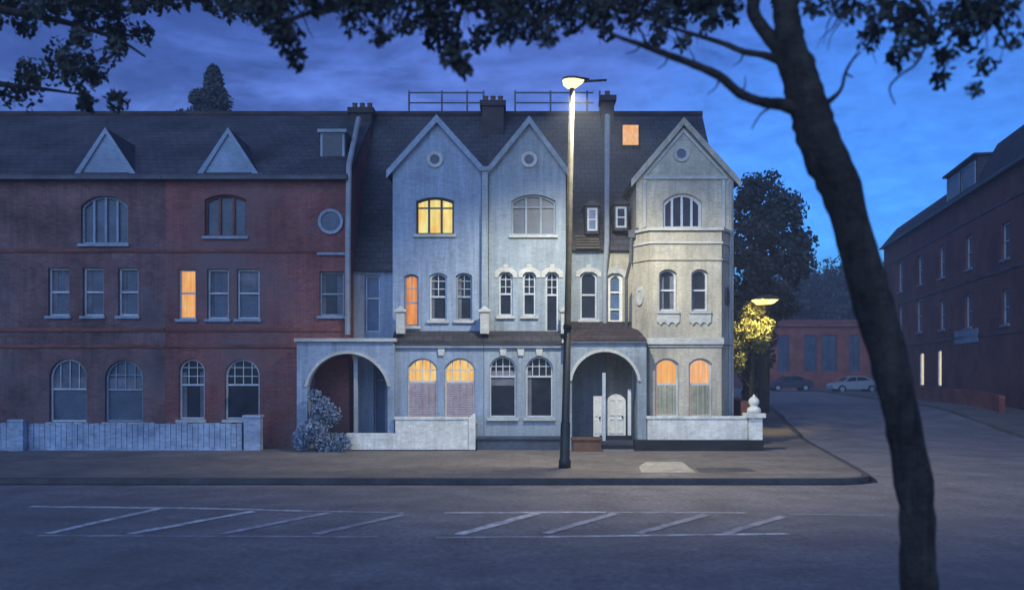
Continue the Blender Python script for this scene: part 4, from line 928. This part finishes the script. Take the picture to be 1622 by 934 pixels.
bg_tree('bushy_tree', 'lower dark bushy tree beside the street under the taller tree behind the end house', 1182, 44, .7, 3.9, 1.3, 2.6, 34, .6, 200, .12, 37)
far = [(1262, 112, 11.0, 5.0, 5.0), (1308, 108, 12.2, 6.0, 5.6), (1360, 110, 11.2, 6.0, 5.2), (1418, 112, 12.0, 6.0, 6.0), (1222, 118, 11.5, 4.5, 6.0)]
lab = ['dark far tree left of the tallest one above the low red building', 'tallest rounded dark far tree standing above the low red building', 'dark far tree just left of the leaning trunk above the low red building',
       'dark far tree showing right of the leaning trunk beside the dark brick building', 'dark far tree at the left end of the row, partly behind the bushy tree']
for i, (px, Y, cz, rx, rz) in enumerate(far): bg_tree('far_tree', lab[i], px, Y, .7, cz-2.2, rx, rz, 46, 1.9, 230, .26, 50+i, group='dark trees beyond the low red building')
# pointed treetop behind the left roofs
cn = thing('conifer', 'dark pointed conifer rising behind the roof of the brick houses', 'tree', (X(338, 42), 42, 0)); rg = random.Random(8); cls = []
for i in range(190):
    k = rg.random()**.7; z = 9+7.8*k; rad = (1-k)*4.3*rg.uniform(.2, 1.15)*(1+.25*math.sin(z*5)); a = rg.uniform(0, 6.28); cls.append(((X(338, 42)+math.cos(a)*rad*.8, 42+math.sin(a)*rad*.8, z), .28+.45*(1-k), 150))
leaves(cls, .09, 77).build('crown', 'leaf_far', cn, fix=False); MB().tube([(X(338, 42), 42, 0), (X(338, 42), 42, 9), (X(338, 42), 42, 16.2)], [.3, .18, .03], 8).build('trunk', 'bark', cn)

# ------------------------------------------------------------------ parked cars in the side street
def make_car(label, x, y, paint):
    c = thing('parked_car', label, 'car', (x, y, G(y)), 'cars parked at the end of the side street'); g = G(y)
    prof = [(-2.1, .35), (-2.12, .62), (-1.95, .82), (-1.2, .95), (-.62, 1.38), (-.2, 1.46), (.75, 1.44), (1.4, 1.12), (1.95, 1.0), (2.1, .75), (2.08, .35)]
    lowp = prof[:4] + prof[7:]
    def wheel_cut(pts):
        bot = []
        for cx_ in (1.3, -1.3):
            for i in range(9): t = math.pi*i/8; bot.append((cx_+.36*math.cos(t), .33+.36*math.sin(t)*.98))
        return pts + bot
    sec = wheel_cut(lowp); m = MB().prism([(x+a, g+b) for a, b in sec], [], y-.82, y+.82)
    # tapered cabin
    cab = prof[3:8]; n = len(cab); vs = []
    for s_ in (-1, 1):
        for a, b in cab: k = (b-.95)/.5; vs.append((x+a, y+s_*(.80-.16*max(0, k)), g+b+.004))
    m.add(vs, [list(range(n)), list(range(2*n-1, n-1, -1))] + [[i, i+n, (i+1) % n+n, (i+1) % n] for i in range(n)])
    b = m.build('body', paint, c)
    for s_ in (-1, 1):
        for q in ([(-1.0, 1.0), (-.58, 1.33), (-.05, 1.39), (-.05, 1.02)], [(.03, 1.02), (.03, 1.39), (.68, 1.37), (1.15, 1.12)]):
            MB().add([(x+a, y+s_*(.812-.16*(bb-.95)/.5), g+bb) for a, bb in q], [(0, 1, 2, 3)]).build('side_window', 'glass', c)
    MB().add([(x-1.14, y-.72, g+1.01), (x-1.14, y+.72, g+1.01), (x-.68, y+.62, g+1.36), (x-.68, y-.62, g+1.36)], [(0,1,2,3)]).build('windscreen', 'glass', c)
    for a in (-1.3, 1.3):
        for s_ in (-1, 1):
            w_ = MB().lathe(0, 0, [(.2, -.1), (.31, -.1), (.33, -.06), (.33, .06), (.31, .1), (.2, .1)], 20).xf(lambda q: (x+a+q[0], y+s_*.75+q[2], g+.33+q[1])).build('wheel', 'rubber', c)
            MB().lathe(0, 0, [(.02, -.03), (.2, -.02), (.2, .02), (.02, .03)], 12).xf(lambda q: (x+a+q[0], y+s_*.84+q[2], g+.33+q[1])).build('rim', 'car_silver', w_)
    for s_ in (-1, 1):
        MB().box(x-2.14, x-2.0, y+s_*.62-.14, y+s_*.62+.14, g+.62, g+.76).build('headlight', 'lens', c)
        MB().box(x+2.0, x+2.12, y+s_*.64-.12, y+s_*.64+.12, g+.74, g+.88).build('tail_light', 'terracotta', c)
    return c
make_car('silver-blue parked car just left of the leaning trunk, far down the side street', X(1352, 78), 78, 'car_silver')
make_car('dark parked car behind the corner pillar, left of the silver-blue car', X(1250, 84), 84, 'car_dark')
make_car('silver-blue parked car mostly hidden behind the leaning trunk', X(1408, 82), 82, 'car_silver')

# ------------------------------------------------------------------ big leaning tree in the foreground
TY = 7.0
def tp(px, py, Y=TY): return (X(px, Y), Y, Z(py, Y))
tree = thing('leaning_street_tree', 'large dark leaning street tree crossing the right foreground with boughs along the top', 'tree', (X(1470, TY), TY, 0))
rg = random.Random(11); tk = MB()
def limb(pts, jit=.06, n=14, sub=5, mb=tk):
    """pts: (px, py, width_px, depth)"""
    P_, W_ = [], []
    for i in range(len(pts)-1):
        for j in range(sub):
            t = j/sub; i0, i1, i2, i3 = max(i-1, 0), i, i+1, min(i+2, len(pts)-1)
            q = []
            for k in range(4):
                a, b, c, d = pts[i0][k], pts[i1][k], pts[i2][k], pts[i3][k]
                q.append(.5*((2*b)+(-a+c)*t+(2*a-5*b+4*c-d)*t*t+(-a+3*b-3*c+d)*t**3))
            P_.append(tp(q[0], q[1], q[3])); W_.append(max(q[2], 1)/2/F*q[3]*(1+rg.uniform(-.05, .05)))
    p = pts[-1]; P_.append(tp(p[0], p[1], p[3])); W_.append(p[2]/2/F*p[3])
    mb.tube(P_, W_, n, jit, rg)
limb([(1482, 1100, 95, 7), (1464, 1000, 66, 7), (1454, 900, 55, 7), (1452, 800, 54, 7), (1438, 715, 56, 7), (1424, 640, 54, 7), (1408, 570, 56, 7), (1388, 500, 58, 7), (1360, 400, 58, 7), (1332, 300, 62, 7), (1302, 235, 66, 7),
      (1284, 180, 60, 7), (1268, 126, 58, 7), (1256, 80, 46, 7), (1248, 40, 42, 7), (1243, 0, 40, 7), (1236, -120, 34, 7.1), (1250, -300, 24, 7.2), (1230, -480, 10, 7.2)], n=18)
limb([(1276, 160, 30, 7), (1258, 125, 36, 7), (1236, 80, 26, 7.05), (1210, 48, 21, 7.1), (1194, 22, 20, 7.1), (1194, 0, 20, 7.1), (1210, -90, 16, 7.0), (1180, -240, 12, 6.8)])
limb([(1275, 178, 30, 7), (1240, 166, 20, 6.95), (1205, 161, 16, 6.9), (1172, 148, 15, 6.9), (1140, 121, 14, 6.85), (1100, 103, 12, 6.8), (1058, 87, 11, 6.8), (1015, 71, 9, 6.8), (978, 58, 6, 6.8), (950, 44, 3, 6.8)])
limb([(1248, 100, 22, 7), (1212, 88, 12, 7.1), (1178, 82, 10, 7.15), (1146, 69, 9, 7.2), (1100, 55, 7, 7.3), (1050, 40, 5, 7.4)], n=10)
limb([(1060, 88, 7, 6.8), (1026, 70, 6, 6.8), (1018, 55, 4, 6.8), (1008, 40, 3, 6.8)], n=8)
limb([(1298, 172, 14, 7), (1330, 145, 6, 7), (1339, 116, 5, 7), (1350, 96, 4, 7), (1364, 82, 2, 7)], n=8, jit=.03)
limb([(1228, 167, 5, 6.9), (1206, 180, 3, 6.9), (1190, 205, 2, 6.9)], n=6)
limb([(1250, -120, 30, 7.1), (1330, -60, 22, 7.0), (1420, -20, 16, 6.9), (1466, 20, 8, 6.8), (1468, 62, 5, 6.8), (1452, 100, 4, 6.8), (1425, 120, 3.5, 6.8), (1409, 140, 3, 6.8), (1418, 166, 2, 6.8)], n=8)
limb([(1240, -100, 26, 7.1), (1120, -90, 22, 7.4), (960, -60, 20, 7.8), (780, -40, 17, 8.2), (640, -20, 13, 8.4), (520, 10, 9, 8.5), (440, 40, 5, 8.6)])
limb([(960, -60, 12, 7.8), (900, 0, 8, 7.8), (850, 40, 5, 7.8)], n=8); limb([(760, -40, 12, 8.2), (730, 20, 7, 8.2), (722, 80, 4, 8.2)], n=8)
limb([(1330, -60, 14, 7), (1460, -30, 11, 7), (1560, 20, 8, 7), (1600, 80, 4, 7)], n=8)
rt_ = random.Random(97)
def twigs(n, x0, x1, y0, y1, ya, yb, mb=tk, ln=60):
    for i in range(n):
        px = rt_.uniform(x0, x1); py = rt_.uniform(y0, y1); Y = rt_.uniform(ya, yb); a = rt_.uniform(-1.0, 1.0); q = []
        for j in range(5):
            q.append((px, py, 4.0-j*.8, Y)); px += math.sin(a)*ln/4; py += math.cos(a)*ln/4; a += rt_.uniform(-.5, .5); Y += rt_.uniform(-.05, .05)
        limb(q, n=5, sub=2, jit=0, mb=mb)
twigs(48, 420, 1150, -20, 25, 7.2, 8.6); twigs(16, 1330, 1600, -10, 30, 6.7, 7.3, ln=80)
for (a, b) in (((1140, 121), (1120, 150)), ((1100, 103), (1090, 75)), ((1058, 87), (1040, 110)), ((1172, 148), (1180, 120)), ((1015, 71), (990, 85)), ((1178, 82), (1160, 105)), ((1339, 116), (1352, 122)), ((1468, 62), (1490, 84)), ((1452, 100), (1440, 92))):
    m_ = ((a[0]+b[0])/2+4, (a[1]+b[1])/2+3); limb([(a[0], a[1], 4, 6.88), (m_[0], m_[1], 2.6, 6.9), (b[0], b[1], 1.4, 6.92)], n=5, sub=3, jit=0)
tk.build('trunk', 'bark', tree, smooth=True)
# knots on the trunk
kn = MB()
cl2 = []
def lf(px, py, rpx, cnt, Y):
    x, y, z = tp(px, py, Y); cl2.append(((x, y, z), rpx/F*Y, cnt))
rg = random.Random(23)
for px in range(400, 1180, 26):                       # the bough along the top
    lf(px+rg.uniform(-10, 10), rg.uniform(-22, 12), rg.uniform(20, 34), 62, rg.uniform(7.2, 8.8))
for px, py, r, c in ((455, 60, 30, 70), (470, 95, 16, 24), (440, 35, 30, 60), (560, 30, 30, 50), (600, 55, 22, 30), (640, 30, 28, 50), (700, 50, 34, 110), (722, 88, 26, 70), (735, 112, 14, 22), (760, 60, 24, 45), (800, 40, 30, 70),
                    (845, 45, 26, 50), (870, 60, 18, 24), (905, 30, 26, 55), (940, 20, 26, 60), (690, 18, 36, 110), (1000, 22, 30, 50), (1050, 28, 26, 40), (1085, 18, 26, 36), (1120, 34, 22, 26), (960, 50, 16, 24), (1040, 62, 18, 26), (1080, 68, 16, 22), (1150, 20, 26, 45),
                    (1400, 20, 34, 60), (1380, 60, 22, 30), (1440, 70, 24, 34), (1420, 95, 18, 22), (1470, 50, 26, 40), (1500, 88, 24, 26), (1490, 125, 18, 14), (1530, 62, 24, 26), (1560, 100, 22, 18), (1545, 140, 16, 9), (1600, 60, 24, 18),
                    (1340, 12, 30, 40), (1290, 5, 24, 30), (1510, 25, 30, 60), (1580, 15, 34, 70), (1440, 30, 28, 50),  (1550, 25, 30, 60), (1250, -5, 30, 40)):
    lf(px, py, r, c, rg.uniform(6.6, 7.6) if px > 1250 else rg.uniform(7.0, 8.6))
leaves([(c, r, int(n*2.0)) for c, r, n in cl2], .042, 61).build('crown', 'leaf_dark', tree, fix=False)

# a second street tree outside the left edge whose boughs fill the top left
lt = thing('overhanging_street_tree', 'dark leafy boughs hanging in from the left edge over the brick houses', 'tree', (X(-420, 11), 11, 0))
tk2 = MB()
limb([(-430, 870, 60, 11), (-420, 600, 46, 11), (-400, 300, 40, 11), (-330, 100, 30, 11), (-200, 20, 22, 11), (-60, 10, 16, 11), (80, 30, 11, 11), (180, 60, 6, 11), (230, 90, 3, 11)], mb=tk2)
limb([(-330, 100, 26, 11), (-180, 120, 16, 11.2), (-40, 130, 11, 11.3), (60, 140, 6, 11.3), (130, 150, 3, 11.3)], mb=tk2)
limb([(-200, 20, 18, 11), (0, -30, 14, 10.8), (200, -20, 10, 10.8), (330, 5, 6, 10.8)], mb=tk2)
tk2.build('trunk', 'bark', lt, smooth=True)
cl2 = []; rg = random.Random(41)
for i in range(30):
    px = rg.uniform(-80, 235); py = rg.uniform(10, 165)
    if px > 190 and py > 110: continue
    lf(px, py, rg.uniform(16, 32), 42, rg.uniform(10.2, 12))
for px in range(-60, 430, 22): lf(px, rg.uniform(-15, 22), rg.uniform(20, 32), 60, rg.uniform(10.2, 11.5))
for px in range(-250, -60, 30): lf(px, rg.uniform(0, 130), 40, 60, 11)
leaves([(c, r, int(n*2.0)) for c, r, n in cl2], .050, 62).build('crown', 'leaf_dark', lt, fix=False)
